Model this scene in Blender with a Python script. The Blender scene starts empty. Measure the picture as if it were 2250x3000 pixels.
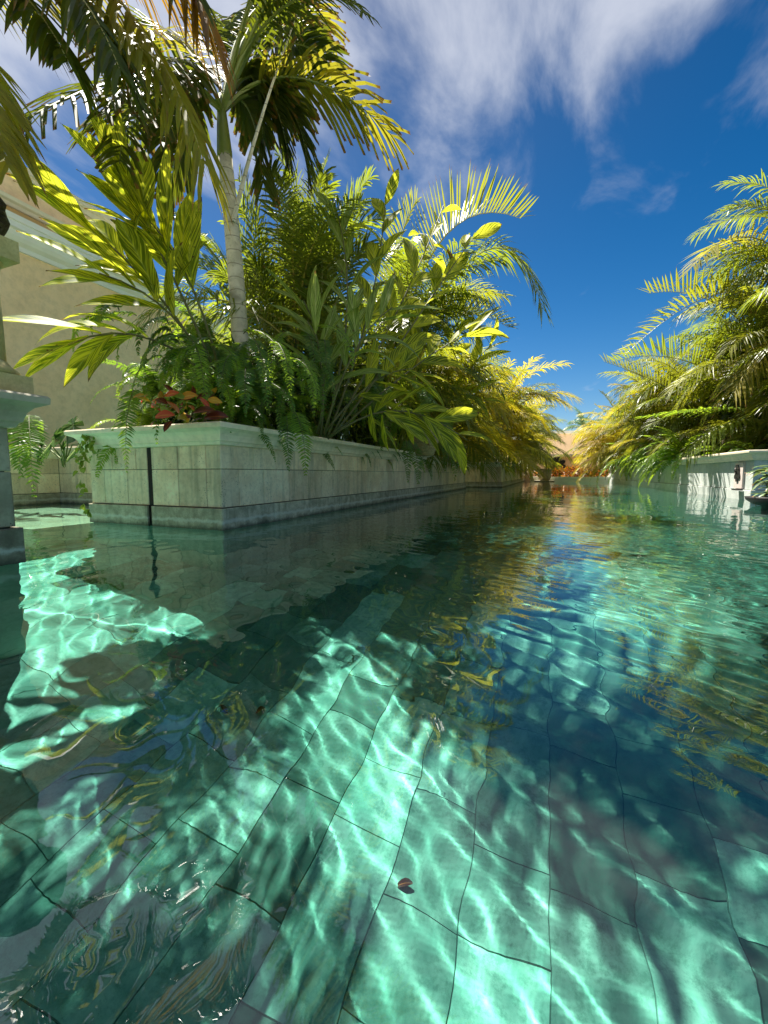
import bpy, math, random
import numpy as np
from mathutils import Vector, Matrix

S = bpy.context.scene
COL = S.collection
R = math.radians

# ------------------------------------------------------------------ camera, sky, sun, exposure
FPX, CX, CY, HORIZON, VPX, EYE = 1200.0, 1125.0, 1500.0, 1388.0, 1610.0, 0.42
PITCH = math.atan((CY - HORIZON) / FPX)
YAW = math.atan((VPX - CX) / (FPX / math.cos(PITCH)))
cam = bpy.data.cameras.new('camera')
cam_ob = bpy.data.objects.new('camera', cam); COL.objects.link(cam_ob); S.camera = cam_ob
cam.sensor_fit = 'VERTICAL'; cam.sensor_height = 36.0; cam.lens = 36.0 * FPX / 3000.0
cam.clip_start = 0.05; cam.clip_end = 3000
cam_ob.location = (0, 0, EYE); cam_ob.rotation_euler = (R(90) - PITCH, 0, YAW)

SUN_EL, SUN_AZ = R(65), R(-52)             # azimuth clockwise from the channel direction (+Y)
w = bpy.data.worlds.new("World"); S.world = w; w.use_nodes = True
nt = w.node_tree; L_ = nt.links.new; N_ = nt.nodes.new
bg = nt.nodes['Background']
sky = N_('ShaderNodeTexSky'); sky.sky_type = 'NISHITA'; sky.sun_disc = False
sky.sun_elevation = SUN_EL; sky.sun_rotation = SUN_AZ; sky.air_density = 1.0; sky.dust_density = 0.8; sky.ozone_density = 3.0
hs = N_('ShaderNodeHueSaturation'); hs.inputs['Saturation'].default_value = 1.5; hs.inputs['Value'].default_value = 0.62
L_(sky.outputs[0], hs.inputs['Color'])
tc = N_('ShaderNodeTexCoord'); sx = N_('ShaderNodeSeparateXYZ'); L_(tc.outputs['Generated'], sx.inputs[0])
deep = N_('ShaderNodeMapRange'); deep.inputs['From Min'].default_value = 0.05; deep.inputs['From Max'].default_value = 0.75
deep.inputs['To Min'].default_value = 0.95; deep.inputs['To Max'].default_value = 0.48; L_(sx.outputs[2], deep.inputs[0]); L_(deep.outputs[0], hs.inputs['Value'])
def wmath(op, a, b=None, clamp=False):
    n = N_('ShaderNodeMath'); n.operation = op; n.use_clamp = clamp
    for i, v in enumerate((a, b)):
        if v is None: continue
        if isinstance(v, (int, float)): n.inputs[i].default_value = v
        else: L_(v, n.inputs[i])
    return n.outputs[0]
den = wmath('MAXIMUM', wmath('ADD', sx.outputs[2], 0.12), 0.05)
px_, py_ = wmath('DIVIDE', sx.outputs[0], den), wmath('DIVIDE', sx.outputs[1], den)
cb = N_('ShaderNodeCombineXYZ'); L_(px_, cb.inputs[0]); L_(py_, cb.inputs[1])
mp = N_('ShaderNodeMapping'); mp.inputs['Rotation'].default_value = (0, 0, R(-40)); mp.inputs['Scale'].default_value = (1.7, 0.95, 1); mp.inputs['Location'].default_value = (0.3, 0.2, 0)
L_(cb.outputs[0], mp.inputs[0])
n1 = N_('ShaderNodeTexNoise'); n1.inputs['Scale'].default_value = 2.2; n1.inputs['Detail'].default_value = 9; n1.inputs['Roughness'].default_value = 0.56; n1.inputs['Distortion'].default_value = 0.35
L_(mp.outputs[0], n1.inputs[0])
n2 = N_('ShaderNodeTexNoise'); n2.inputs['Scale'].default_value = 0.9; n2.inputs['Detail'].default_value = 2
L_(cb.outputs[0], n2.inputs[0])
# a cloud field that thickens overhead and to the upper left, thin towards the horizon
high = N_('ShaderNodeMapRange'); high.inputs['From Min'].default_value = 0.44; high.inputs['From Max'].default_value = 0.68
high.inputs['To Min'].default_value = -0.16; high.inputs['To Max'].default_value = 0.17; L_(sx.outputs[2], high.inputs[0])
west = N_('ShaderNodeMapRange'); west.inputs['From Min'].default_value = 0.0; west.inputs['From Max'].default_value = -0.8
west.inputs['To Min'].default_value = 0.0; west.inputs['To Max'].default_value = 0.10; L_(sx.outputs[0], west.inputs[0])
cv = wmath('ADD', wmath('ADD', n1.outputs[0], wmath('MULTIPLY', wmath('SUBTRACT', n2.outputs[0], 0.5), 0.5)), wmath('ADD', high.outputs[0], west.outputs[0]))
cr = N_('ShaderNodeMapRange'); cr.interpolation_type = 'SMOOTHSTEP'
cr.inputs['From Min'].default_value = 0.48; cr.inputs['From Max'].default_value = 0.84; cr.inputs['To Max'].default_value = 0.8
L_(cv, cr.inputs[0])
mx = N_('ShaderNodeMix'); mx.data_type = 'RGBA'; L_(cr.outputs[0], mx.inputs[0]); L_(hs.outputs[0], mx.inputs[6])
mx.inputs[7].default_value = (5.2, 5.5, 6.3, 1)
L_(mx.outputs[2], bg.inputs[0]); bg.inputs[1].default_value = 0.052
sun = bpy.data.lights.new('sun', 'SUN'); sun.energy = 5.0; sun.angle = R(0.5); sun.color = (1, 0.95, 0.84)
sun.cycles.is_caustics_light = True        # the pool's rippled light is traced through the water surface
sun_ob = bpy.data.objects.new('sun', sun); COL.objects.link(sun_ob)
sd = Vector((math.sin(SUN_AZ) * math.cos(SUN_EL), math.cos(SUN_AZ) * math.cos(SUN_EL), math.sin(SUN_EL)))
sun_ob.rotation_euler = sd.to_track_quat('Z', 'Y').to_euler()
vs = S.view_settings; vs.view_transform = 'Standard'; vs.look = 'None'; vs.exposure = 1.42; vs.gamma = 1.0; vs.use_curve_mapping = False
cy = S.cycles; cy.use_denoising = True; cy.caustics_refractive = True; cy.caustics_reflective = False
cy.max_bounces = 9; cy.diffuse_bounces = 4; cy.glossy_bounces = 3; cy.transmission_bounces = 6; cy.transparent_max_bounces = 8
cy.sample_clamp_indirect = 6.0; cy.blur_glossy = 1.0

# ------------------------------------------------------------------ placing helpers
_F = np.array([-math.sin(YAW) * math.cos(PITCH), math.cos(YAW) * math.cos(PITCH), -math.sin(PITCH)])
_Rt = np.array([math.cos(YAW), math.sin(YAW), 0.0]); _U = np.cross(_Rt, _F); _O = np.array([0, 0, EYE])
def ray(x, y): return _F + _Rt * (x - CX) / FPX - _U * (y - CY) / FPX
def at(x, y, d): return _O + ray(x, y) * d
def at_z(x, y, z): r = ray(x, y); return _O + r * ((z - EYE) / r[2])

# ------------------------------------------------------------------ scene helpers
def tag(o, label=None, cat=None, group=None, kind=None):
    for k, v in (('label', label), ('category', cat), ('group', group), ('kind', kind)):
        if v: o[k] = v
    return o
def empty(name, loc, label, cat, group=None, rz=0):
    o = bpy.data.objects.new(name, None); COL.objects.link(o); o.location = loc; o.rotation_euler = (0, 0, rz)
    o.empty_display_size = 0.1
    return tag(o, label, cat, group)
def link(name, me, parent=None, loc=None, rot=None, sc=None, world=False):
    o = bpy.data.objects.new(name, me); COL.objects.link(o)
    if parent is not None: o.parent = parent
    if loc is not None:
        l = Vector(loc)
        if world and parent is not None: l = l - PW(parent)
        o.location = l
    if rot is not None: o.rotation_euler = rot
    if sc is not None: o.scale = (sc, sc, sc) if isinstance(sc, (int, float)) else sc
    return o
def PW(p):
    v = Vector((0, 0, 0))
    while p is not None: v += Vector(p.location); p = p.parent
    return v
def mk(name, V, Fc, mats, mi=None, uv=None, smooth=False):
    me = bpy.data.meshes.new(name)
    me.from_pydata([tuple(map(float, v)) for v in V], [], Fc)
    for m in (mats if isinstance(mats, (list, tuple)) else [mats]): me.materials.append(m)
    if mi is not None: me.polygons.foreach_set('material_index', mi)
    if uv is not None:
        l = me.uv_layers.new(name='UVMap'); vi = np.empty(len(me.loops), int); me.loops.foreach_get('vertex_index', vi)
        l.data.foreach_set('uv', np.asarray(uv, float)[vi].ravel())
    if smooth: me.shade_smooth()
    me.update(); return me
class MB:
    def __init__(s): s.V = []; s.F = []; s.M = []; s.UV = []
    def add(s, V, Fc, m=0, uv=None):
        b = len(s.V); s.V += [tuple(v) for v in V]; s.F += [tuple(i + b for i in f) for f in Fc]; s.M += [m] * len(Fc)
        s.UV += list(uv) if uv is not None else [(0.5, 0.5)] * len(V)
    def box(s, a, b, m=0):
        x0, y0, z0 = a; x1, y1, z1 = b
        s.add([(x0,y0,z0),(x1,y0,z0),(x1,y1,z0),(x0,y1,z0),(x0,y0,z1),(x1,y0,z1),(x1,y1,z1),(x0,y1,z1)],
              [(0,3,2,1),(4,5,6,7),(0,1,5,4),(1,2,6,5),(2,3,7,6),(3,0,4,7)], m)
    def tube(s, P, r, n=6, m=0, cap=True):
        P = [np.asarray(p, float) for p in P]; rs = r if hasattr(r, '__len__') else [r] * len(P)
        V = []; Fc = []
        for i, p in enumerate(P):
            t = P[min(i + 1, len(P) - 1)] - P[max(i - 1, 0)]; t = t / (np.linalg.norm(t) + 1e-9)
            a = np.array([1, 0, 0]) if abs(t[0]) < 0.8 else np.array([0, 1, 0])
            u = np.cross(t, a); u /= np.linalg.norm(u); v = np.cross(t, u)
            for k in range(n):
                A = 2 * math.pi * k / n; V.append(p + (u * math.cos(A) + v * math.sin(A)) * rs[i])
        for i in range(len(P) - 1):
            for k in range(n):
                k2 = (k + 1) % n; Fc.append((i*n+k, i*n+k2, (i+1)*n+k2, (i+1)*n+k))
        if cap: Fc.append(tuple(range(n - 1, -1, -1))); Fc.append(tuple((len(P)-1)*n + k for k in range(n)))
        s.add(V, Fc, m)
    def lathe(s, prof, c=(0, 0, 0), n=28, m=0):
        V = []; Fc = []
        for (r, z) in prof:
            for k in range(n):
                A = 2 * math.pi * k / n; V.append((c[0] + r * math.cos(A), c[1] + r * math.sin(A), c[2] + z))
        for i in range(len(prof) - 1):
            for k in range(n):
                k2 = (k + 1) % n; Fc.append((i*n+k, i*n+k2, (i+1)*n+k2, (i+1)*n+k))
        Fc.append(tuple(range(n - 1, -1, -1))); Fc.append(tuple((len(prof)-1)*n + k for k in range(n)))
        s.add(V, Fc, m)
    def mesh(s, name, mats, smooth=False): return mk(name, s.V, s.F, mats, s.M, s.UV, smooth)

# ------------------------------------------------------------------ materials
class NT:
    def __init__(s, name):
        s.m = bpy.data.materials.new(name); s.m.use_nodes = True; s.t = s.m.node_tree; s.t.nodes.clear()
        s.out = s.n('ShaderNodeOutputMaterial')
    def n(s, ty, **kw):
        nd = s.t.nodes.new(ty)
        for k, v in kw.items(): setattr(nd, k, v)
        return nd
    def l(s, a, b): s.t.links.new(a, b)
    def set(s, nd, **kw):
        for k, v in kw.items():
            k = k.replace('_', ' '); i = nd.inputs[k]
            if isinstance(v, bpy.types.NodeSocket): s.l(v, i)
            elif isinstance(v, tuple) and len(v) == 3 and i.type == 'RGBA': i.default_value = (*v, 1)
            else: i.default_value = v
        return nd
    def math(s, op, a, b=None, c=None, clamp=False):
        nd = s.n('ShaderNodeMath', operation=op, use_clamp=clamp)
        for i, v in enumerate((a, b, c)):
            if v is None: continue
            if isinstance(v, (int, float)): nd.inputs[i].default_value = v
            else: s.l(v, nd.inputs[i])
        return nd.outputs[0]
    def mix(s, f, a, b, bt='MIX'):
        nd = s.n('ShaderNodeMix', data_type='RGBA', blend_type=bt)
        for i, v in ((0, f), (6, a), (7, b)):
            if isinstance(v, (int, float)): nd.inputs[i].default_value = v
            elif isinstance(v, tuple): nd.inputs[i].default_value = (*v, 1)
            else: s.l(v, nd.inputs[i])
        return nd.outputs[2]
    def noise(s, scale, detail=3, rough=0.5, vec=None, dist=0):
        nd = s.n('ShaderNodeTexNoise'); s.set(nd, Scale=scale, Detail=float(detail), Roughness=rough, Distortion=float(dist))
        if vec is not None: s.l(vec, nd.inputs[0])
        return nd.outputs[0]
    def ramp(s, v, a, b, lo=0.0, hi=1.0, smooth=True):
        nd = s.n('ShaderNodeMapRange'); nd.interpolation_type = 'SMOOTHSTEP' if smooth else 'LINEAR'
        for k, q in (('From Min', a), ('From Max', b), ('To Min', lo), ('To Max', hi)): nd.inputs[k].default_value = q
        s.l(v, nd.inputs[0]); return nd.outputs[0]
    def pos(s): return s.n('ShaderNodeNewGeometry').outputs['Position']
    def rnd(s): return s.n('ShaderNodeObjectInfo').outputs['Random']
    def bump(s, h, strength=0.3, dist=0.01):
        nd = s.n('ShaderNodeBump'); nd.inputs['Strength'].default_value = strength; nd.inputs['Distance'].default_value = dist
        s.l(h, nd.inputs['Height']); return nd.outputs[0]
    def principled(s, **kw):
        p = s.n('ShaderNodeBsdfPrincipled'); s.set(p, **kw); s.l(p.outputs[0], s.out.inputs[0]); return p

def stone(name, c1, c2, pit=0.0, rough=0.75, streak=0.0, rv=0.18, scale=6, stain=None, bump=0.25, band=False):
    k = NT(name); P = k.pos()
    a = k.noise(scale, 6, 0.6, P); col = k.mix(k.ramp(a, 0.3, 0.7), c1, c2)
    b = k.noise(scale * 6, 4, 0.65, P); col = k.mix(k.ramp(b, 0.35, 0.75, 0, 0.35), col, tuple(x * 0.55 for x in c1))
    rn = k.math('MULTIPLY_ADD', k.rnd(), 2 * rv, 1 - rv)
    col = k.mix(1.0, col, k.comb(rn) if False else rgbv(k, rn), 'MULTIPLY')
    h = b
    if pit:
        v = k.n('ShaderNodeTexVoronoi'); k.set(v, Scale=70.0); k.l(P, v.inputs[0])
        msk = k.ramp(k.noise(9, 3, 0.6, P), 0.48, 0.66)
        pt = k.math('MULTIPLY', k.ramp(v.outputs[0], 0.30, 0.12), msk)
        col = k.mix(k.math('MULTIPLY', pt, pit), col, (0.035, 0.04, 0.025)); h = k.math('SUBTRACT', b, pt)
    if streak:
        mpn = k.n('ShaderNodeMapping'); mpn.inputs['Scale'].default_value = (14, 14, 1.2); k.l(P, mpn.inputs[0])
        s_ = k.noise(1.0, 4, 0.6, mpn.outputs[0]); col = k.mix(k.ramp(s_, 0.5, 0.75, 0, streak), col, stain or (0.10, 0.11, 0.07))
    if band:
        z = k.n('ShaderNodeSeparateXYZ'); k.l(P, z.inputs[0]); zz = k.math('ADD', z.outputs[2], k.math('MULTIPLY', k.noise(16, 4, 0.7, P), 0.06))
        col = k.mix(k.ramp(zz, 0.075, 0.03, 0, 0.8), col, (0.035, 0.04, 0.025)); col = k.mix(k.ramp(k.math('ABSOLUTE', k.math('SUBTRACT', zz, 0.095)), 0.022, 0.0, 0, 0.5), col, (0.75, 0.74, 0.66))
    k.principled(Base_Color=col, Roughness=rough, Normal=k.bump(h, bump, 0.004)); return k.m
def rgbv(k, v):
    c = k.n('ShaderNodeCombineColor')
    for i in range(3): k.l(v, c.inputs[i])
    return c.outputs[0]

def leafmat(name, c1, c2, tr, tfac=0.45, rough=0.42, tip=None, stripes=None, nz=0.25, midrib=None, spec=0.5):
    c1 = tuple(x * .78 for x in c1); c2 = tuple(x * .78 for x in c2); tr = tuple(x * .88 for x in tr)
    k = NT(name); uvn = k.n('ShaderNodeUVMap'); sp = k.n('ShaderNodeSeparateXYZ'); k.l(uvn.outputs[0], sp.inputs[0]); u, v = sp.outputs[0], sp.outputs[1]
    P = k.pos(); col = k.mix(k.rnd(), c1, c2)
    col = k.mix(k.ramp(k.noise(5, 3, 0.6, P), 0.35, 0.7, 0, 0.7), col, tuple(0.5 * (a + b) * (1 - nz) for a, b in zip(c1, c2)))
    trc = k.mix(k.rnd(), tr, tuple(x * 0.75 for x in tr))
    if stripes:
        av = k.math('ABSOLUTE', k.math('SUBTRACT', v, 0.5))
        s_ = k.math('SUBTRACT', k.math('MULTIPLY', u, 15.0), k.math('MULTIPLY', av, 11.0))
        cb_ = k.n('ShaderNodeCombineXYZ'); k.l(s_, cb_.inputs[0]); k.l(k.math('MULTIPLY', k.rnd(), 40.0), cb_.inputs[1]); k.l(k.math('MULTIPLY', v, 0.8), cb_.inputs[2])
        st = k.ramp(k.noise(1.3, 3, 0.7, cb_.outputs[0]), 0.44, 0.56)
        col = k.mix(st, col, stripes); trc = k.mix(st, trc, tuple(min(1, x * 1.5) for x in stripes))
    if midrib:
        av2 = k.math('ABSOLUTE', k.math('SUBTRACT', v, 0.5)); col = k.mix(k.ramp(av2, 0.05, 0.02), col, midrib)
    if stripes:
        sp_ = k.math('MULTIPLY', k.ramp(k.noise(38, 3, 0.6, P), 0.64, 0.70), k.ramp(k.noise(4, 2, 0.5, P), 0.45, 0.6)); col = k.mix(sp_, col, (0.16, 0.09, 0.03)); trc = k.mix(sp_, trc, (0.12, 0.06, 0.01))
        ed = k.ramp(k.math('ADD', u, k.math('MULTIPLY', k.noise(20, 2, 0.5, P), 0.2)), 1.03, 1.09); col = k.mix(ed, col, (0.20, 0.11, 0.04)); trc = k.mix(ed, trc, (0.2, 0.1, 0.02))
    if tip:
        tp = k.ramp(k.math('ADD', u, k.math('MULTIPLY', k.noise(9, 2, 0.5, P), 0.3)), 1.02, 1.12)
        col = k.mix(tp, col, tip); trc = k.mix(tp, trc, tuple(x * 0.6 for x in tip))
    p = k.n('ShaderNodeBsdfPrincipled'); k.set(p, Base_Color=col, Roughness=rough); p.inputs['Specular IOR Level'].default_value = spec
    t = k.n('ShaderNodeBsdfTranslucent'); k.l(trc, t.inputs[0])
    m = k.n('ShaderNodeMixShader'); m.inputs[0].default_value = tfac; k.l(p.outputs[0], m.inputs[1]); k.l(t.outputs[0], m.inputs[2]); k.l(m.outputs[0], k.out.inputs[0])
    return k.m
def plain(name, c, rough=0.6, nz=0.3, scale=20, bump=0.0, metal=0.0):
    k = NT(name); P = k.pos(); a = k.noise(scale, 4, 0.6, P); col = k.mix(k.ramp(a, 0.3, 0.7), c, tuple(x * (1 - nz) for x in c))
    kw = dict(Base_Color=col, Roughness=rough, Metallic=metal)
    if bump: kw['Normal'] = k.bump(a, bump, 0.01)
    k.principled(**kw); return k.m

M = {}
M['tile'] = stone('pale_green_stone', (0.82, 0.61, 0.40), (0.98, 0.80, 0.57), pit=0.9, streak=0.45)
M['base'] = stone('grey_marbled_stone', (0.34, 0.30, 0.21), (0.64, 0.57, 0.42), pit=0.25, streak=0.5, scale=12, band=True)
M['ptile'] = stone('shaded_pier_stone', (0.34, 0.29, 0.19), (0.52, 0.45, 0.31), pit=0.9, streak=0.6)  # pier copies of tile, cap and base stone, darkened to paint in shade
M['pcap'] = stone('shaded_pier_cap', (0.40, 0.36, 0.25), (0.54, 0.49, 0.35), rough=0.55, rv=0.05, scale=3, bump=0.06, streak=0.3)
M['pbase'] = stone('shaded_pier_base', (0.16, 0.14, 0.09), (0.30, 0.27, 0.19), pit=0.3, streak=0.5, scale=12, band=True)
M['wtile'] = stone('white_green_stone', (0.54, 0.58, 0.54), (0.68, 0.71, 0.67), streak=0.35, rv=0.06, stain=(0.3, 0.34, 0.28))
M['cap'] = stone('cream_green_plaster', (0.93, 0.77, 0.56), (0.97, 0.84, 0.64), rough=0.5, rv=0.05, scale=3, bump=0.06, streak=0.15, stain=(0.4, 0.42, 0.3))
M['grout'] = plain('dark_grout', (0.10, 0.11, 0.08), 0.9)
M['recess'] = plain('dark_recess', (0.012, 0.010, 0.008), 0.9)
M['under'] = stone('underwater_stone', (0.20, 0.34, 0.27), (0.30, 0.44, 0.36))
M['soil'] = plain('dark_soil', (0.035, 0.025, 0.015), 0.95, bump=0.6)
M['ochre'] = stone('ochre_stone', (0.50, 0.40, 0.16), (0.66, 0.55, 0.26), rough=0.8, scale=14, rv=0.04)
M['stucco'] = stone('tan_stucco', (0.90, 0.64, 0.33), (0.95, 0.70, 0.39), rough=0.9, scale=1.5, rv=0.0, bump=0.15)
M['stucco2'] = plain('ochre_frieze', (0.68, 0.46, 0.18), 0.9, 0.1, 3)
M['cream'] = plain('cream_moulding', (0.74, 0.66, 0.46), 0.7, 0.1, 3)
M['white'] = plain('white_moulding', (0.80, 0.80, 0.72), 0.6, 0.08, 3)
M['carved'] = plain('dark_carved_stone', (0.055, 0.035, 0.02), 0.55, 0.6, 30, bump=0.8)
M['iron'] = plain('black_iron', (0.015, 0.014, 0.014), 0.5)
M['plaque'] = plain('pink_white_plaque', (0.72, 0.60, 0.55), 0.6, 0.1, 8)
M['peach'] = plain('peach_stucco', (0.90, 0.66, 0.42), 0.85, 0.12, 2)
M['pot'] = plain('tan_ceramic', (0.45, 0.36, 0.20), 0.6, 0.3, 10)
M['weave'] = plain('woven_basket', (0.42, 0.30, 0.12), 0.8, 0.4, 60, bump=0.5)
M['deck'] = plain('pale_paving', (0.62, 0.56, 0.45), 0.85, 0.2, 2)
M['cane'] = plain('green_yellow_cane', (0.30, 0.26, 0.06), 0.45, 0.5, 9)
M['rachis'] = plain('yellow_rachis', (0.42, 0.36, 0.06), 0.4, 0.2, 9)
M['rachis_g'] = plain('green_rachis', (0.20, 0.24, 0.05), 0.4, 0.2, 9)
M['fstem'] = plain('brown_fern_stem', (0.12, 0.10, 0.03), 0.6, 0.3, 30)
M['gstem'] = plain('ginger_stem', (0.15, 0.14, 0.04), 0.45, 0.35, 14)
BR = (0.20, 0.10, 0.03)
M['palm'] = leafmat('palm_leaf', (0.045, 0.075, 0.012), (0.09, 0.12, 0.015), (0.26, 0.31, 0.015), 0.40, 0.48, tip=(0.25, 0.14, 0.03), spec=0.22)
M['palm_y'] = leafmat('palm_leaf_yellow', (0.24, 0.24, 0.02), (0.34, 0.28, 0.02), (0.66, 0.60, 0.04), 0.45, 0.48, tip=(0.3, 0.16, 0.03), spec=0.25)
M['palm_o'] = leafmat('palm_leaf_orange', (0.38, 0.22, 0.02), (0.42, 0.20, 0.015), (0.75, 0.42, 0.02), 0.5, 0.4, tip=BR)
M['areca'] = leafmat('areca_leaf', (0.07, 0.13, 0.012), (0.17, 0.21, 0.015), (0.50, 0.60, 0.03), 0.45, 0.35, tip=BR)
M['gold'] = leafmat('areca_leaf_gold', (0.36, 0.34, 0.02), (0.58, 0.40, 0.015), (0.95, 0.80, 0.03), 0.5, 0.4, tip=BR)
M['ygreen'] = leafmat('areca_leaf_yellow_green', (0.13, 0.18, 0.015), (0.24, 0.24, 0.02), (0.58, 0.60, 0.03), 0.46, 0.42, tip=(0.3, 0.14, 0.03))
M['fern'] = leafmat('fern_leaf', (0.05, 0.12, 0.015), (0.12, 0.22, 0.02), (0.40, 0.66, 0.04), 0.42, 0.33)
M['fern_b'] = leafmat('fern_leaf_bright', (0.15, 0.28, 0.02), (0.22, 0.34, 0.02), (0.60, 0.85, 0.04), 0.5, 0.33)
M['ging'] = leafmat('ginger_leaf', (0.07, 0.14, 0.015), (0.10, 0.17, 0.02), (0.38, 0.48, 0.02), 0.60, 0.46, stripes=(0.66, 0.64, 0.04), midrib=(0.5, 0.5, 0.12), spec=0.22)
M['ging_p'] = leafmat('ginger_leaf_pale', (0.08, 0.15, 0.02), (0.13, 0.20, 0.03), (0.34, 0.46, 0.03), 0.42, 0.44, stripes=(0.36, 0.44, 0.08), midrib=(0.5, 0.5, 0.2), spec=0.28)
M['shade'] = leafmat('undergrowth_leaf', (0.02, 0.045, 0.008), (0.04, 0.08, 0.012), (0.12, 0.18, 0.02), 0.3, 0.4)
M['mons'] = leafmat('monstera_leaf', (0.03, 0.08, 0.02), (0.05, 0.12, 0.03), (0.18, 0.36, 0.06), 0.3, 0.25, midrib=(0.3, 0.4, 0.15))
M['pothos'] = leafmat('pothos_leaf', (0.22, 0.32, 0.04), (0.36, 0.42, 0.06), (0.6, 0.75, 0.1), 0.4, 0.3)
M['red'] = leafmat('croton_red', (0.80, 0.03, 0.03), (0.85, 0.14, 0.02), (0.75, 0.06, 0.02), 0.3, 0.3, midrib=(0.7, 0.35, 0.03))
M['redy'] = leafmat('croton_orange', (0.80, 0.24, 0.02), (0.85, 0.55, 0.02), (0.7, 0.4, 0.02), 0.3, 0.3, midrib=(0.7, 0.5, 0.05))
M['maroon'] = leafmat('croton_maroon', (0.10, 0.015, 0.01), (0.20, 0.03, 0.012), (0.3, 0.05, 0.02), 0.3, 0.3, midrib=(0.55, 0.12, 0.03))
M['flower'] = leafmat('orange_petal', (0.75, 0.16, 0.01), (0.8, 0.28, 0.02), (0.8, 0.3, 0.02), 0.3, 0.5)
M['blue'] = leafmat('coconut_leaf', (0.05, 0.12, 0.05), (0.09, 0.17, 0.07), (0.2, 0.4, 0.15), 0.35, 0.4)
M['dry'] = leafmat('dry_pale_leaf', (0.50, 0.46, 0.36), (0.62, 0.57, 0.46), (0.7, 0.62, 0.45), 0.3, 0.6)
M['pine'] = leafmat('dark_needles', (0.02, 0.035, 0.012), (0.05, 0.06, 0.02), (0.12, 0.14, 0.03), 0.25, 0.5)
M['succ'] = leafmat('succulent_leaf', (0.16, 0.30, 0.12), (0.30, 0.42, 0.16), (0.4, 0.5, 0.15), 0.2, 0.35, tip=(0.75, 0.30, 0.12))
def trunkmat():
    k = NT('palm_trunk'); P = k.pos(); sp = k.n('ShaderNodeSeparateXYZ'); k.l(P, sp.inputs[0])
    col = k.mix(k.ramp(k.noise(7, 5, 0.6, P), 0.35, 0.7), (0.74, 0.69, 0.54), (0.54, 0.50, 0.36))
    z = k.math('ADD', k.math('MULTIPLY', sp.outputs[2], 7.2), k.math('MULTIPLY', k.noise(3, 2, 0.5, P), 0.5))
    fr = k.math('FRACT', z); ring = k.ramp(fr, 0.10, 0.02)
    col = k.mix(k.math('MULTIPLY', ring, 0.75), col, (0.16, 0.13, 0.08)); col = k.mix(k.ramp(k.noise(22, 5, 0.75, P), 0.5, 0.7, 0, 0.55), col, (0.30, 0.27, 0.18))
    col = k.mix(k.ramp(k.noise(2.5, 3, 0.5, P), 0.6, 0.72, 0, 0.7), col, (0.17, 0.13, 0.08))
    k.principled(Base_Color=col, Roughness=0.8, Normal=k.bump(k.noise(60, 4, 0.6, P), 0.4, 0.004)); return k.m
M['trunk'] = trunkmat()
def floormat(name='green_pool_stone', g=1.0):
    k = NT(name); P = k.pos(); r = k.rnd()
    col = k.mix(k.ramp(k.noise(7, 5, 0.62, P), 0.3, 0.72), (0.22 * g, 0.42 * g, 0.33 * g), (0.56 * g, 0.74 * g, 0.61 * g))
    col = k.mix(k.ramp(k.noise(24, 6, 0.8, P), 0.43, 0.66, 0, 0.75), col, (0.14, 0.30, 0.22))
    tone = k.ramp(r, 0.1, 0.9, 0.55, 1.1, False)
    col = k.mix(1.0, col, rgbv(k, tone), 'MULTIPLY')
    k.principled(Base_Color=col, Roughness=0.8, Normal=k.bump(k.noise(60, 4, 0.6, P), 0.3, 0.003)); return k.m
M['floor'] = floormat(); M['floor_dark'] = floormat('dark_and_shaded_pool_stone', 0.40); M['floor_shade'] = floormat('shaded_pool_stone', 0.10)  # floor stone darkened, for scattered dark slabs and for shade put into the colour
M['joint'] = plain('dark_joint', (0.10, 0.19, 0.15), 0.95)
def watermat():
    k = NT('clear_water'); P = k.pos()
    rf = k.n('ShaderNodeBsdfRefraction'); k.set(rf, Color=(0.64, 1.0, 0.955), Roughness=0.0, IOR=1.35)
    gl = k.n('ShaderNodeBsdfGlossy'); k.set(gl, Color=(1, 1, 1), Roughness=0.0); fr = k.n('ShaderNodeFresnel'); fr.inputs[0].default_value = 1.7
    g = k.n('ShaderNodeMixShader'); k.l(fr.outputs[0], g.inputs[0]); k.l(rf.outputs[0], g.inputs[1]); k.l(gl.outputs[0], g.inputs[2])
    k.l(g.outputs[0], k.out.inputs[0]); return k.m
M['water'] = watermat()

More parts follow.
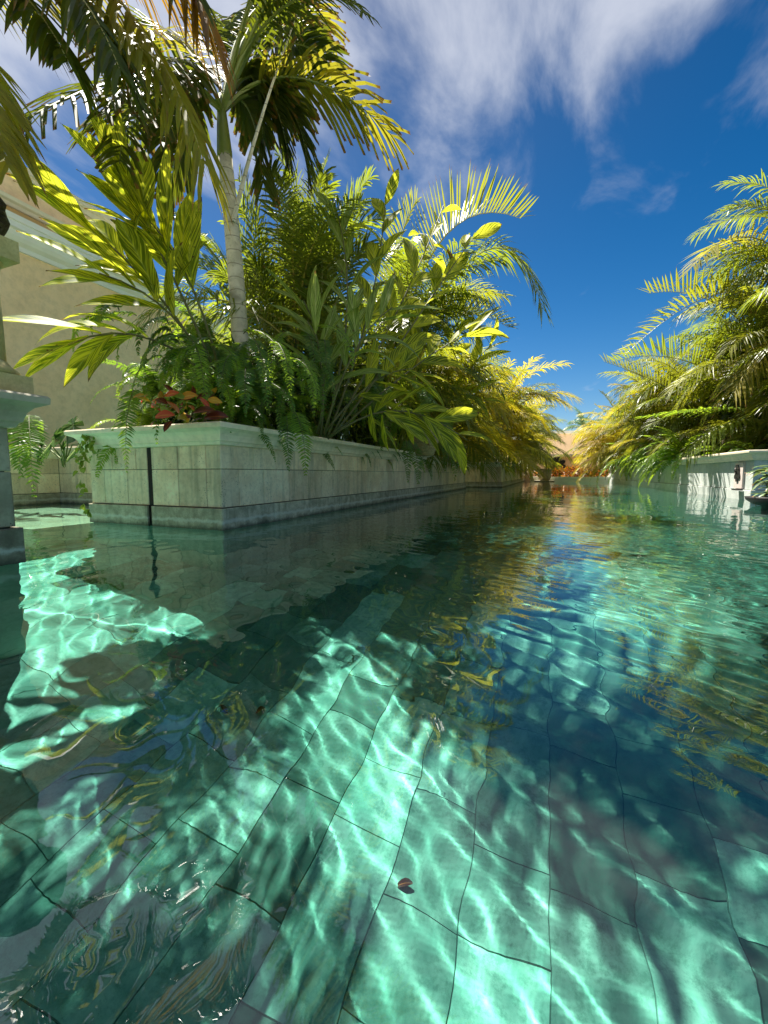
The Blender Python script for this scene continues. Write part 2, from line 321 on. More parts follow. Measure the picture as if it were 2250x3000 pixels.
# ------------------------------------------------------------------ pool, water, ground
FLOOR_Z = -1.35
def build_water():
    def axis(segs):
        out = [segs[0][0]]
        for a, b, s0, s1 in segs:
            x = a
            while x < b - 1e-6:
                t = (x - a) / (b - a); x += s0 + (s1 - s0) * t
                out.append(min(x, b))
        return np.unique(np.round(np.array(out), 5))
    xs = axis([(-8.6, -4.2, 0.16, 0.03), (-4.2, -3.4, 0.03, 0.017), (-3.4, 1.2, 0.0145, 0.0145), (1.2, 9, 0.022, 0.12)])
    ys = axis([(-4, -0.5, 0.2, 0.02), (-0.5, 3.4, 0.0145, 0.0145), (3.4, 3.6, 0.0145, 0.02), (3.6, 26.2, 0.02, 0.085)])
    X, Y = np.meshgrid(xs, ys); Z = np.zeros_like(X); rng = np.random.default_rng(7)
    calm = 0.62 + 0.25 * np.clip((Y - 7.0) / 6, 0, 1)
    fine = np.clip(1.0 - (np.maximum(Y - 3.6, 0) / 3), 0, 1) * np.clip(1 - np.maximum(X - 2, 0) / 2, 0.2, 1)
    # slope budget per wave band
    for lam, slope, f in [(0.065, .018, 1), (0.078, .018, 1), (0.092, .017, 1), (0.108, .016, 1), (0.125, .013, 1), (0.15, .009, 1), (0.18, .007, 1), (0.22, .006, 1), (0.25, .006, 1), (0.29, .006, 1), (0.34, .006, 0),
                       (0.4, .006, 0), (0.47, .006, 0), (0.55, .005, 0), (0.66, .004, 0), (0.8, .004, 0), (1.0, .004, 0), (1.3, .003, 0), (1.8, .003, 0)]:
        for j in range(2):
            a = R(58) + rng.normal(0, 0.75) if lam < 0.5 else rng.uniform(0, 6.28)
            kk = 2 * math.pi / lam; ph = rng.uniform(0, 6.28)
            wob = 0.35 * np.sin(1.7 * X + 2.3 * Y + ph) + 0.3 * np.sin(3.1 * X - 1.3 * Y + 2 * ph)
            amp = slope / kk * (fine if f else 1) * calm * (0.75 + 0.5 * np.sin(0.9 * X + ph) * np.sin(1.1 * Y + 3 * ph))
            Z += amp * np.sin(kk * (X * math.cos(a) + Y * math.sin(a)) + ph + wob * 1.6)
    # a low wake crossing the left of the pool
    dline = (Y - 1.78) - 0.30 * (X + 2.6); Z += 0.0022 * np.exp(-(dline / 0.045) ** 2) * np.exp(-((X + 2.6) / 0.75) ** 2)
    ny, nx = X.shape; me = bpy.data.meshes.new('pool_water')
    V = np.stack([X, Y, Z], -1).reshape(-1, 3); idx = np.arange(nx * ny).reshape(ny, nx)
    Q = np.stack([idx[:-1, :-1], idx[:-1, 1:], idx[1:, 1:], idx[1:, :-1]], -1).reshape(-1)
    me.vertices.add(len(V)); me.vertices.foreach_set('co', V.ravel()); me.loops.add(len(Q)); me.loops.foreach_set('vertex_index', Q)
    nf = len(Q) // 4; me.polygons.add(nf); me.polygons.foreach_set('loop_start', np.arange(nf) * 4); me.polygons.foreach_set('loop_total', np.full(nf, 4))
    me.update(calc_edges=True); me.materials.append(M['water']); me.shade_smooth()
    o = link('pool_water', me); tag(o, kind='structure'); o.cycles.is_caustics_caster = True
    return o
build_water()
def receiver(o): o.cycles.is_caustics_receiver = True; return o
b = MB(); b.add([(-9, -4.2, FLOOR_Z - .003), (9.2, -4.2, FLOOR_Z - .003), (9.2, 26.3, FLOOR_Z - .003), (-9, 26.3, FLOOR_Z - .003)], [(0, 1, 2, 3)])
floor = receiver(tag(link('pool_floor', b.mesh('pool_floor', M['joint'])), kind='structure'))
# slabs: columns run along the channel, joints staggered from column to column
rng = random.Random(4); SLAB = {}
def slab_mesh(l, mt='floor'):
    if (l, mt) not in SLAB:
        g = 0.0006; m = MB(); h, wd = 0.006, 0.235
        m.add([(-wd/2+g, -l/2+g, 0), (wd/2-g, -l/2+g, 0), (wd/2-g, l/2-g, 0), (-wd/2+g, l/2-g, 0),
               (-wd/2+g+.0012, -l/2+g+.0012, h), (wd/2-g-.0012, -l/2+g+.0012, h), (wd/2-g-.0012, l/2-g-.0012, h), (-wd/2+g+.0012, l/2-g-.0012, h)],
              [(4,5,6,7),(0,1,5,4),(1,2,6,5),(2,3,7,6),(3,0,4,7)])
        SLAB[(l, mt)] = m.mesh('floor_slab', M[mt])
    return SLAB[(l, mt)]
rest = MB(); nslab = 0
for i in range(-34, 26):
    x = 0.04 + 0.1175 + 0.235 * i; y = -1.5 - rng.random() * 0.4
    while y < 9:
        l = rng.choice([0.235, 0.235, 0.35, 0.35, 0.47]); yc = y + l / 2; y += l
        near = (-2.6 < x < 1.0) and (0.25 < yc < 3.6) and math.hypot(x + .4, yc - 1.4) < 2.6 and nslab < 295
        dark = rng.random() < max(.10 if yc < 1.6 else .3, min(1, (yc - 2.2) / 1.2), min(.92, (x + .02) / .5))  # scattered dark slabs, then more far out and right to paint shade
        if near:
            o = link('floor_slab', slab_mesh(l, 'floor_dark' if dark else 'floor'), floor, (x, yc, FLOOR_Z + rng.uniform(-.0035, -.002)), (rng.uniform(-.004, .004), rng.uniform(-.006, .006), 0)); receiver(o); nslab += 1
        else:
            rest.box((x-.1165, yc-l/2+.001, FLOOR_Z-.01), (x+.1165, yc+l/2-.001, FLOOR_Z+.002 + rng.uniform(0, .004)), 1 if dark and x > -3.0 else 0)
receiver(tag(link('floor_slabs_beyond', rest.mesh('floor_slabs_beyond', [M['floor'], M['floor_shade']]), floor), kind='stuff'))
# pool walls under the ground's edge, and the ground as one sheet with the pool cut out
g = MB(); X0, X1, Y0, Y1, GZ = -8.4, 9.0, -4.0, 26.2, 0.30
for a, c in (((-900, -900), (X0, 1500)), ((X1, -900), (900, 1500)), ((X0, -900), (X1, Y0)), ((X0, Y1), (X1, 1500))):
    g.add([(a[0], a[1], GZ), (c[0], a[1], GZ), (c[0], c[1], GZ), (a[0], c[1], GZ)], [(0, 1, 2, 3)])
for p, q in (((X0, Y0), (X1, Y0)), ((X1, Y0), (X1, Y1)), ((X1, Y1), (X0, Y1)), ((X0, Y1), (X0, Y0))):
    g.add([(*p, FLOOR_Z - .02), (*q, FLOOR_Z - .02), (*q, GZ), (*p, GZ)], [(0, 1, 2, 3)])
tag(link('ground', g.mesh('ground', M['deck'])), kind='structure')

# ------------------------------------------------------------------ tiled planters
TM = {}
def tile_mesh(lw, lh, mat, d=0.02):
    key = (round(lw, 3), round(lh, 3), mat)
    if key not in TM:
        m = MB(); c = 0.004; x0, x1, z0, z1 = -lw/2, lw/2, -lh/2, lh/2
        m.add([(x0,0,z0),(x1,0,z0),(x1,0,z1),(x0,0,z1),(x0,-d+c,z0),(x1,-d+c,z0),(x1,-d+c,z1),(x0,-d+c,z1),
               (x0+c,-d,z0+c),(x1-c,-d,z0+c),(x1-c,-d,z1-c),(x0+c,-d,z1-c)],
              [(0,1,5,4),(1,2,6,5),(2,3,7,6),(3,0,4,7),(4,5,9,8),(5,6,10,9),(6,7,11,10),(7,4,8,11),(8,9,10,11)])
        TM[key] = m.mesh('tile', M[mat])
    return TM[key]
def tile_face(parent, p0, p1, rows, mat='tile', tw=0.30, skip=(), rnd=random.Random(1), name='tile', proud=0.0, jit=0.3):
    """rows: (z0,z1,shift); tiles run from p0 to p1 (the outward normal is to the right of the run)."""
    p0 = np.array(p0, float); p1 = np.array(p1, float); d = p1 - p0; Ln = np.linalg.norm(d); d /= Ln
    nrm = np.array([d[1], -d[0]]); rz = math.atan2(d[1], d[0]); po = PW(parent)
    for z0, z1, sh in rows:
        s = 0.0; first = True
        while s < Ln - 0.01:
            l = tw * (rnd.choice([1, 1, 0.8, 1.2]) if jit else 1)
            if first: l *= sh; first = False
            e = min(s + l, Ln)
            for a, b_ in skip:
                if s < a < e: e = a
                if a <= s < b_: s = b_; e = min(max(s + 0.12, s + l), Ln)
            if Ln - e < 0.06: e = Ln
            if e - s > 0.01:
                q = p0 + d * (s + e) / 2 + nrm * (proud + rnd.uniform(0, .0022))
                lw = round(e - s - 0.004, 2)
                o = link(name, tile_mesh(round(e - s - 0.004, 3), z1 - z0 - 0.004, mat), parent, (q[0]-po.x, q[1]-po.y, (z0+z1)/2), (0, 0, rz))
            s = e
CAP = [(0.0, 0.63), (0.022, 0.635), (0.03, 0.655), (0.042, 0.662), (0.046, 0.68), (0.056, 0.705), (0.075, 0.728), (0.105, 0.742), (0.118, 0.748), (0.12, 0.775), (0.112, 0.785), (-0.22, 0.79), (-0.22, 0.63)]
def cap_run(parent, p0, p1, m0=0, m1=0, prof=CAP, mat='cap', seg=None, name='cap_stone', sc=1.0, zoff=0.0):
    """moulded coping from p0 to p1, outward to the right of the run; m0/m1 = +1 outer mitre, -1 inner mitre, 0 square end."""
    p0 = np.array(p0, float); p1 = np.array(p1, float); d = p1 - p0; Ln = np.linalg.norm(d); d /= Ln; nrm = np.array([d[1], -d[0]])
    n = max(1, int(round(Ln / seg))) if seg else 1; po = PW(parent)
    for i in range(n):
        a, b_ = Ln * i / n, Ln * (i + 1) / n; m = MB(); V = []
        for e, (s, mi) in enumerate(((a + (0.0015 if i else 0), m0 if i == 0 else 0), (b_ - (0.0015 if i < n - 1 else 0), m1 if i == n - 1 else 0))):
            for o_, z in prof:
                o_ *= sc; s2 = s + (mi * o_ if e else -mi * o_); q = p0 + d * s2 + nrm * o_
                V.append((q[0] - po.x, q[1] - po.y, z + zoff))
        k = len(prof); Fc = [(j, (j + 1) % k, (j + 1) % k + k, j + k) for j in range(k)]
        Fc += [tuple(range(k - 1, -1, -1)), tuple(range(k, 2 * k))]; m.add(V, Fc); link(name, m.mesh(name, M[mat]), parent)
def core(parent, x0, y0, x1, y1, soil=0.70, top=0.64):
    po = PW(parent); m = MB(); m.box((x0+.001-po.x, y0+.001-po.y, FLOOR_Z-.02), (x1-.001-po.x, y1-.001-po.y, -0.012), 0)
    m.box((x0+.018-po.x, y0+.018-po.y, -0.012), (x1-.018-po.x, y1-.018-po.y, top), 1)
    receiver(link('core', m.mesh('core', [M['under'], M['grout']]), parent))
    s = MB(); s.box((x0+.2-po.x, y0+.2-po.y, top), (x1-.2-po.x, y1-.2-po.y, soil)); link('soil', s.mesh('soil', M['soil']), parent)

PX, PY, PW0 = -2.25, 2.37, -3.71
pl = empty('stone_planter', (PX - .7, PY + 1, 0), 'pale green tiled planter with moulded cap, its near corner rising from the pool', 'planter')
YE = 11.9
core(pl, PW0, PY, PX, YE)
rr = random.Random(11)
rows = [(0.165, 0.455, 0.62), (0.455, 0.632, 1.0)]
slot = (0.70, 0.745)
tile_face(pl, (PW0, PY + .02), (PX, PY + .02), rows, skip=[slot], rnd=rr, jit=0, tw=0.285)
tile_face(pl, (PX - .02, PY), (PX - .02, YE), rows, rnd=rr)
tile_face(pl, (PW0 + .02, YE), (PW0 + .02, PY), [(0.165, 0.632, 1)], rnd=rr, tw=1.2, jit=0)
tile_face(pl, (PW0 - .02, PY + .02), (PX + .02, PY + .02), [(-0.012, 0.163, 0.78)], 'base', tw=0.9, skip=[(slot[0] + .02, slot[1] + .02)], name='base_stone', proud=0.022, jit=0)
tile_face(pl, (PX - .02, PY - .02), (PX - .02, YE), [(-0.012, 0.163, 1)], 'base', tw=0.62, name='base_stone', proud=0.022, jit=0)
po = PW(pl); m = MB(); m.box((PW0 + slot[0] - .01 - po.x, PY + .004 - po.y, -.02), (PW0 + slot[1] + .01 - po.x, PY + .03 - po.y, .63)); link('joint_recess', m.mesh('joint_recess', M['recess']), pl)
cap_run(pl, (PW0, PY), (PX, PY), 1, 1); cap_run(pl, (PX, PY), (PX, YE), 1, 1, seg=2.45); cap_run(pl, (PW0, YE), (PW0, PY), 1, 1, seg=2.4); cap_run(pl, (PX, YE), (PW0, YE), 1, 1)

# second left planter, bowed out a little beyond the first
p2 = empty('stone_planter', (-3, 18, 0), 'low green stone planter farther along the left bank, mostly hidden under golden palms', 'planter')
core(p2, -3.4, 12.9, -1.35, 25.6)
tile_face(p2, (-3.4, 12.92), (-1.35, 12.92), [(0.165, 0.632, 1)], rnd=rr, tw=.5); tile_face(p2, (-3.4, 12.92), (-1.33, 12.92), [(-0.012, 0.163, 1)], 'base', tw=1.2, name='base_stone', proud=0.02); tile_face(p2, (-1.37, 12.9), (-1.37, 25.6), [(0.165, 0.632, 1)], rnd=rr, tw=0.6)
tile_face(p2, (-1.37, 12.9), (-1.37, 25.6), [(-0.012, 0.163, 1)], 'base', tw=1.2, name='base_stone', proud=0.02)
cap_run(p2, (-3.4, 12.9), (-1.35, 12.9), 1, 1); cap_run(p2, (-1.35, 12.9), (-1.35, 25.6), 1, 1, seg=3); cap_run(p2, (-1.35, 25.6), (-3.4, 25.6), 1, 1)

# right planter
QX, QY = 2.95, 8.1
pr = empty('stone_planter', (4, 9, 0), 'white sunlit planter wall with plant shadows along the right side of the channel', 'planter')
core(pr, QX, QY, 6.4, 25.6)
tile_face(pr, (QX + .02, 25.6), (QX + .02, QY), [(0.165, 0.632, 1)], 'wtile', rnd=rr, tw=0.55)
tile_face(pr, (QX, QY + .02), (6.4, QY + .02), [(0.165, 0.632, 1)], 'wtile', rnd=rr, tw=0.55)
tile_face(pr, (QX + .02, 25.6), (QX + .02, QY - .02), [(-0.012, 0.163, 1)], 'wtile', tw=0.9, name='base_stone', proud=0.022)
tile_face(pr, (QX - .02, QY + .02), (6.4, QY + .02), [(-0.012, 0.163, 1)], 'wtile', tw=0.9, name='base_stone', proud=0.022)
cap_run(pr, (QX, 25.6), (QX, QY), 0, 1, seg=2.6); cap_run(pr, (QX, QY), (6.4, QY), 1, 0, seg=3)

# back-left low planter, an L seen past the pier, and its underwater ledge
pb = empty('stone_planter', (-5.5, 4.5, 0), 'low dim tiled planter wall at the back of the left side pool', 'planter')
core(pb, -6.5, 3.72, -3.9, 5.2); core(pb, -8.3, 2.0, -6.5, 5.2)
r2 = [(0.15, 0.42, 0.6), (0.42, 0.632, 1.0)]
tile_face(pb, (-6.5, 3.74), (-3.9, 3.74), r2, rnd=rr, tw=0.45); tile_face(pb, (-6.52, 2.0), (-6.52, 3.72), r2, rnd=rr, tw=0.45)
tile_face(pb, (-6.5, 3.74), (-3.9, 3.74), [(-0.012, 0.148, 1)], 'base', tw=0.9, name='base_stone', proud=.02); tile_face(pb, (-6.52, 2.0), (-6.52, 3.7), [(-0.012, 0.148, 1)], 'base', tw=0.5, name='base_stone', proud=.02)
cap_run(pb, (-6.5, 3.72), (-3.9, 3.72), -1, 0, sc=0.9); cap_run(pb, (-6.5, 2.0), (-6.5, 3.72), 0, -1, sc=0.9)
m = MB(); m.box((-6.49, 2.0, FLOOR_Z), (-3.9, 3.71, -0.28)); st = receiver(tag(link('pool_step', m.mesh('pool_step', M['tile'])), kind='structure'))

# ------------------------------------------------------------------ near-left pier and the column standing on it
GX, GY = -2.335, 1.135
pp = empty('stone_pier', (-2.6, .6, 0), 'dark shaded stone pier with moulded cap at the left edge of the photo', 'pier')
core(pp, -3.1, -0.3, GX, GY, soil=0.66)
rp = [(0.17, 0.43, 0.62), (0.43, 0.632, 0.62)]
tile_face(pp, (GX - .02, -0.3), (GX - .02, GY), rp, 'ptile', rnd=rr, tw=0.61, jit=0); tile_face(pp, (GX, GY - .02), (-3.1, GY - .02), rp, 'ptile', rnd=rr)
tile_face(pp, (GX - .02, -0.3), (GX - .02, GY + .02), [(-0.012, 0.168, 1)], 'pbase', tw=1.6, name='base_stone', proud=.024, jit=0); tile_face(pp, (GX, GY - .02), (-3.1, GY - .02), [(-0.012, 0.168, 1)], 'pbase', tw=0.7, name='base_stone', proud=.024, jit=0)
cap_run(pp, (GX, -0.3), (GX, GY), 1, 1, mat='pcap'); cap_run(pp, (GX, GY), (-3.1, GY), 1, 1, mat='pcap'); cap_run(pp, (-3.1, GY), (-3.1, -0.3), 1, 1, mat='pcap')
m = MB(); m.box((-2.95 - PW(pp).x, -.3 - .6, .66), (-2.4 - PW(pp).x, .96 - .6, .79)); link('top_slab', m.mesh('top_slab', M['cap']), pp)
cc = at(-66, 1388, 1.90)
cl = empty('carved_column', (cc[0], cc[1], .79), 'ochre stone column topped by a dark carved finial, standing on the left pier', 'column')
m = MB(); m.box((-.165, -.165, .0), (.165, .165, .085)); link('plinth', m.mesh('plinth', M['ochre']), cl)
m = MB(); m.lathe([(.165, .085), (.178, .092), (.180, .105), (.165, .12), (.155, .125), (.145, .14), (.138, .15)]); link('base_moulding', m.mesh('base_moulding', M['ochre'], True), cl)
m = MB(); m.lathe([(.134, .15), (.132, .35), (.128, .57)], n=36); link('shaft', m.mesh('shaft', M['ochre'], True), cl)
m = MB(); m.lathe([(.128, .56), (.138, .57), (.138, .585), (.15, .60)], n=32); m.box((-.155, -.155, .60), (.155, .155, .69)); link('capital', m.mesh('capital', M['ochre']), cl)
m = MB(); V = []; Fc = []; nr, nk = 18, 28; rg = random.Random(5)
for i in range(nr + 1):
    t = i / nr; z = .69 + .32 * t; r = .158 * math.sin(math.pi * min(1, .18 + .82 * t)) ** .75 + .012
    for k in range(nk):
        A = 2 * math.pi * k / nk; bmp = 0.014 * math.sin(i * 1.9 + (k % 4) * 1.3) + rg.uniform(-.008, .008); V.append(((r + bmp) * math.cos(A + .12 * i), (r + bmp) * math.sin(A + .12 * i), z))
for i in range(nr):
    for k in range(nk): Fc.append((i*nk+k, i*nk+(k+1) % nk, (i+1)*nk+(k+1) % nk, (i+1)*nk+k))
Fc.append(tuple(nr*nk+k for k in range(nk))); m.add(V, Fc); link('finial', m.mesh('finial', M['carved']), cl)

# ------------------------------------------------------------------ tan building on the left
bd = empty('tan_building', (-9.5, 5, 0), 'tan stucco building with cream roof cornices behind the left planters', 'building')
bo = PW(bd)
def bbox(name, a, c, mat):
    m = MB(); m.box(tuple(a[i] - (bo.x, bo.y, 0)[i] for i in range(3)), tuple(c[i] - (bo.x, bo.y, 0)[i] for i in range(3))); return link(name, m.mesh(name, M[mat]), bd)
bbox('wall', (-16, -12, .3), (-9.5, 16, 4.62), 'stucco')
def bprof(name, y0, y1, prof, mat):
    m = MB(); k = len(prof); V = [(-9.5 + o - bo.x, y - bo.y, z) for y in (y0, y1) for o, z in prof]
    m.add(V, [(j, (j + 1) % k, (j + 1) % k + k, j + k) for j in range(k)] + [tuple(range(k - 1, -1, -1)), tuple(range(k, 2 * k))]); link(name, m.mesh(name, M[mat]), bd)
bprof('cornice', -12, 16, [(0, 4.62), (.05, 4.62), (.06, 4.70), (.16, 4.74), (.22, 4.80), (.25, 4.88), (.32, 4.90), (.33, 5.00), (.36, 5.01), (.38, 5.10), (-.5, 5.10), (-.5, 4.62)], 'white')
bbox('frieze', (-15.5, -12, 5.10), (-9.42, 7.0, 5.32), 'stucco2')
bprof('string_moulding', -12, 7.06, [(.05, 5.32), (.14, 5.32), (.16, 5.38), (.22, 5.40), (.24, 5.46), (.05, 5.50), (-.5, 5.50), (-.5, 5.32)], 'cream')
bbox('parapet', (-15.5, -12, 5.50), (-9.40, 7.0, 5.92), 'stucco')
bprof('roof_moulding', -12, 7.06, [(.05, 5.92), (.12, 5.94), (.14, 6.02), (.2, 6.04), (.22, 6.14), (-.5, 6.16), (-.5, 5.92)], 'cream')

# ------------------------------------------------------------------ foliage builders
def bez(P, t):
    P = [np.asarray(p, float) for p in P]; n = len(P) - 1
    return sum(math.comb(n, i) * (1 - t) ** (n - i) * t ** i * P[i] for i in range(n + 1))
def nz(v): return v / (np.linalg.norm(v) + 1e-9)
def frond(name, P, n=46, L=0.45, wd=0.026, mat='areca', seed=0, lift=0.35, grav=0.35, a0=28, a1=58, t0=0.16, blunt=0.0, endl=0.45, rach=0.011, rm='rachis', jit=0.12, origin=None, sagn=2, side=None, gap=0.0):
    rg = np.random.default_rng(seed); P = [np.asarray(p, float) for p in P]
    if origin is not None: P = [p - origin for p in P]
    m = MB(); pts = [bez(P, t) for t in np.linspace(0, 1, 15)]
    m.tube(pts, [rach * (1.15 - 1.0 * t) for t in np.linspace(0, 1, 15)], 5, 1, cap=False)
    ks = np.linspace(0, 1, sagn + 2)
    for i in range(n):
        for s in (-1, 1):
            if gap and rg.random() < gap: continue
            t = t0 + (1 - t0) * (i + 0.5 + rg.uniform(-.3, .3)) / n; t = min(t, .997)
            p = bez(P, t); T = nz(bez(P, min(t + .01, 1)) - bez(P, t - .01))
            Sd = np.cross(T, [0, 0, 1]); Sd = nz(Sd) if np.linalg.norm(Sd) > .08 else nz(np.cross(T, side if side is not None else [0, 1, 0]))
            if side is not None and np.dot(Sd, side) < 0: Sd = -Sd
            Nn = nz(np.cross(Sd, T))
            q = (t - t0) / (1 - t0); prof = (0.55 + 0.45 * min(1, q / .3)) * (1 - (1 - endl) * max(0, (q - .45) / .55) ** 1.4)
            l = L * prof * rg.uniform(1 - jit, 1 + jit * .6); a = R(a0 + (a1 - a0) * q) + rg.normal(0, .07)
            d = nz(Sd * s * math.cos(a) + T * math.sin(a) + Nn * (lift + rg.normal(0, .09)))
            Wv = nz(np.cross(d, Nn)) * s; w_ = wd * (0.75 + .25 * prof)
            gv = grav * rg.uniform(.6, 1.5); up = nz(np.cross(Wv, d)); V = []; UV = []; side_n = len(ks)
            for k in ks:
                c = p + d * l * k + np.array([0, 0, -1]) * gv * l * k * k; ww = w_ * ((.45, 1, .8)[0] if k == 0 else (1.0 if k < .5 else (.85 if k < .9 else max(.03, blunt)))) / 2
                cut = (rg.uniform(-.06, .06) * l if (blunt and k > .9) else 0)
                V += [c + Wv * ww, c - up * ww * .5 * (1 if k < .9 else 0) + d * cut, c - Wv * ww]; UV += [(k, 0.), (k, .5), (k, 1.)]
            Fc = []
            for j in range(len(ks) - 1):
                b0 = 3 * j; Fc += [(b0, b0 + 1, b0 + 4, b0 + 3), (b0 + 1, b0 + 2, b0 + 5, b0 + 4)]
            m.add(V, Fc, 0, UV)
    return m.mesh(name, [M[mat], M[rm]])
def bent(length, elev, bend, sway=0.0):
    """control points of a rachis that starts at elevation elev (deg) towards +X and bends down by bend (deg)."""
    P = [np.zeros(3)]; e = R(elev); st = length / 3
    for i in range(3):
        P.append(P[-1] + st * np.array([math.cos(e), sway * i, math.sin(e)])); e -= R(bend) / 2.2 * (1 + .3 * i)
    return P
# shared areca fronds: (elevation, bend)
EL = [(84, 40), (76, 70), (64, 75), (52, 85), (38, 80), (22, 70), (68, 110), (45, 105)]
AR = {}
for mat in ('areca', 'gold', 'ygreen'):
    AR[mat] = [frond('frond', bent(2.1, e, bd_, .03 * (-1) ** i), 40, .56, .025, mat, 10 * i + len(mat), lift=.38 - .04 * (i % 3), grav=.35 + .1 * (i % 4), sagn=2) for i, (e, bd_) in enumerate(EL)]
def clump(name, label, cat, group, loc, mats, canes, h0, h1, sc, seed, out=None, spread=0.5, outw=0.55, per=5, reach=1.0):
    """an areca clump: canes with fronds spraying from their tops; out = direction the clump leans to (radians)."""
    rg = random.Random(seed); o = empty(name, loc, label, cat, group)
    for c in range(canes):
        A = rg.uniform(0, 6.28); rr_ = spread * math.sqrt(rg.random()); bx, by = rr_ * math.cos(A), rr_ * math.sin(A)
        h = h0 + (h1 - h0) * (c + rg.random() * .5) / canes
        lx, ly = (math.cos(out) * .22 * h, math.sin(out) * .22 * h) if out is not None and rg.random() < .6 else (rg.uniform(-.1, .1) * h, rg.uniform(-.1, .1) * h)
        top = np.array([bx + lx, by + ly, h])
        m = MB(); pts = [bez([(bx, by, 0), (bx, by, h * .6), top], t) for t in np.linspace(0, 1, 6)]; m.tube(pts, [.022, .021, .02, .022, .02, .014], 6)
        link('cane', m.mesh('cane', M['cane'], True), o)
        n = per + rg.choice([-1, 0, 1])
        for f in range(n):
            if out is not None and rg.random() < outw: yaw = out + rg.gauss(0, .75)
            else: yaw = rg.uniform(0, 6.28)
            vi = rg.choice([0, 1, 2, 2, 3, 3, 4, 6, 7]) if h > h0 + .3 * (h1 - h0) else rg.choice([3, 4, 4, 5, 5, 7])
            mt = mats[0] if rg.random() < .6 else rg.choice(mats)
            link('frond', AR[mt][vi], o, top - np.array([0, 0, .04 * f]), (rg.gauss(0, .12), rg.gauss(0, .08), yaw), sc * rg.uniform(.8, 1.12))
    return o
# Boston fern fronds
def fern_frond(seed, length, elev, bend, mat, n=40, L=.075, wd=.0185):
    return frond('fern_frond', bent(length, elev, bend, .05), n, L, wd, mat, seed, lift=.05, grav=.22, a0=8, a1=30, t0=.06, endl=.18, rach=.003, rm='fstem', sagn=1, jit=.1)
FE = [(70, 110), (55, 120), (40, 110), (25, 100), (10, 90), (80, 80), (60, 140), (-10, 70)]
FERN = {'fern': [], 'fern_b': []}
for mat in FERN:
    for i, (e, b_) in enumerate(FE): FERN[mat].append(fern_frond(i * 7 + len(mat), .82, e, b_, mat))
def fern(label, group, loc, n, sc, seed, bright=.25, out=None, outw=.5, low=False, name='boston_fern'):
    rg = random.Random(seed); o = empty(name, loc, label, 'fern', group)
    for i in range(n):
        yaw = out + rg.gauss(0, .8) if out is not None and rg.random() < outw else rg.uniform(0, 6.28)
        vi = rg.choice([3, 4, 4, 7, 6] if low and rg.random() < .6 else [0, 1, 2, 3, 4, 5, 6, 1, 2])
        link('fern_frond', FERN['fern_b' if rg.random() < bright else 'fern'][vi], o, (rg.uniform(-.05, .05), rg.uniform(-.05, .05), 0), (rg.gauss(0, .18), rg.gauss(0, .12), yaw), sc * rg.uniform(.7, 1.15))
    return o
def hang(o, base, tip, sc=1.0, mat='fern', out=0.25, n=40, L=.075, seed=1, wd=.015, side=None):
    """one fern frond that arches over the cap and hangs towards the water, built from base and tip points."""
    base = np.asarray(base, float); tip = np.asarray(tip, float)
    mid1 = base + (tip - base) * .15 + np.array([0, 0, out]); mid2 = np.array([tip[0], tip[1], base[2] * .7 + tip[2] * .3]) + (tip - base) * np.array([.12, .12, 0])
    po_ = np.array(PW(o)); me = frond('fern_frond', [base, mid1, mid2, tip], n, L, wd, mat, seed, lift=.05, grav=.25, a0=6, a1=28, t0=.08, endl=.15, rach=.0035, rm='fstem', sagn=1, jit=.1, origin=po_, side=side)
    link('fern_frond', me, o)
# broad leaves
def blade(name, L, W, mat, seed, curl=.4, fold=.25, nu=9, pw=1.0, wave=.03, tipp=1.2):
    rg = np.random.default_rng(seed); V = []; UV = []; Fc = []; nv = 4; ph = rg.uniform(0, 6)
    for i in range(nu + 1):
        u = i / nu; hw = W / 2 * (math.sin(math.pi * min(1, u ** pw * .97 + .03)) ** .8) * (1 - .15 * u ** 3) + .0015
        if i == nu: hw = .001
        x = L * (math.sin(curl * u) / curl if curl else u); z = -L * ((1 - math.cos(curl * u)) / curl if curl else 0)
        for j in range(nv + 1):
            v = j / nv; s = (v - .5) * 2
            V.append((x, s * hw * math.cos(fold * abs(s)), z + abs(s) * hw * fold + wave * W * math.sin(9 * u + ph + 2 * s) * abs(s))); UV.append((u, v))
    for i in range(nu):
        for j in range(nv): a = i * (nv + 1) + j; Fc.append((a, a + nv + 1, a + nv + 2, a + 1))
    return mk(name, V, Fc, M[mat], uv=UV, smooth=True)
GL = {mt: [blade('leaf', .56, .155 if mt == 'ging' else .105, mt, 5 * i, c, f) for i, (c, f) in enumerate([(.25, .3), (.5, .35), (.8, .25), (1.2, .3)])] for mt in ('ging', 'ging_p')}
def orient(d, up=(0, 0, 1), roll=0.0):
    d = nz(np.asarray(d, float)); s = np.cross(up, d); s = nz(s) if np.linalg.norm(s) > .05 else np.array([0, 1., 0]); u = np.cross(d, s)
    return (Matrix([[d[0], s[0], u[0]], [d[1], s[1], u[1]], [d[2], s[2], u[2]]]) @ Matrix.Rotation(roll, 3, 'X')).to_euler()
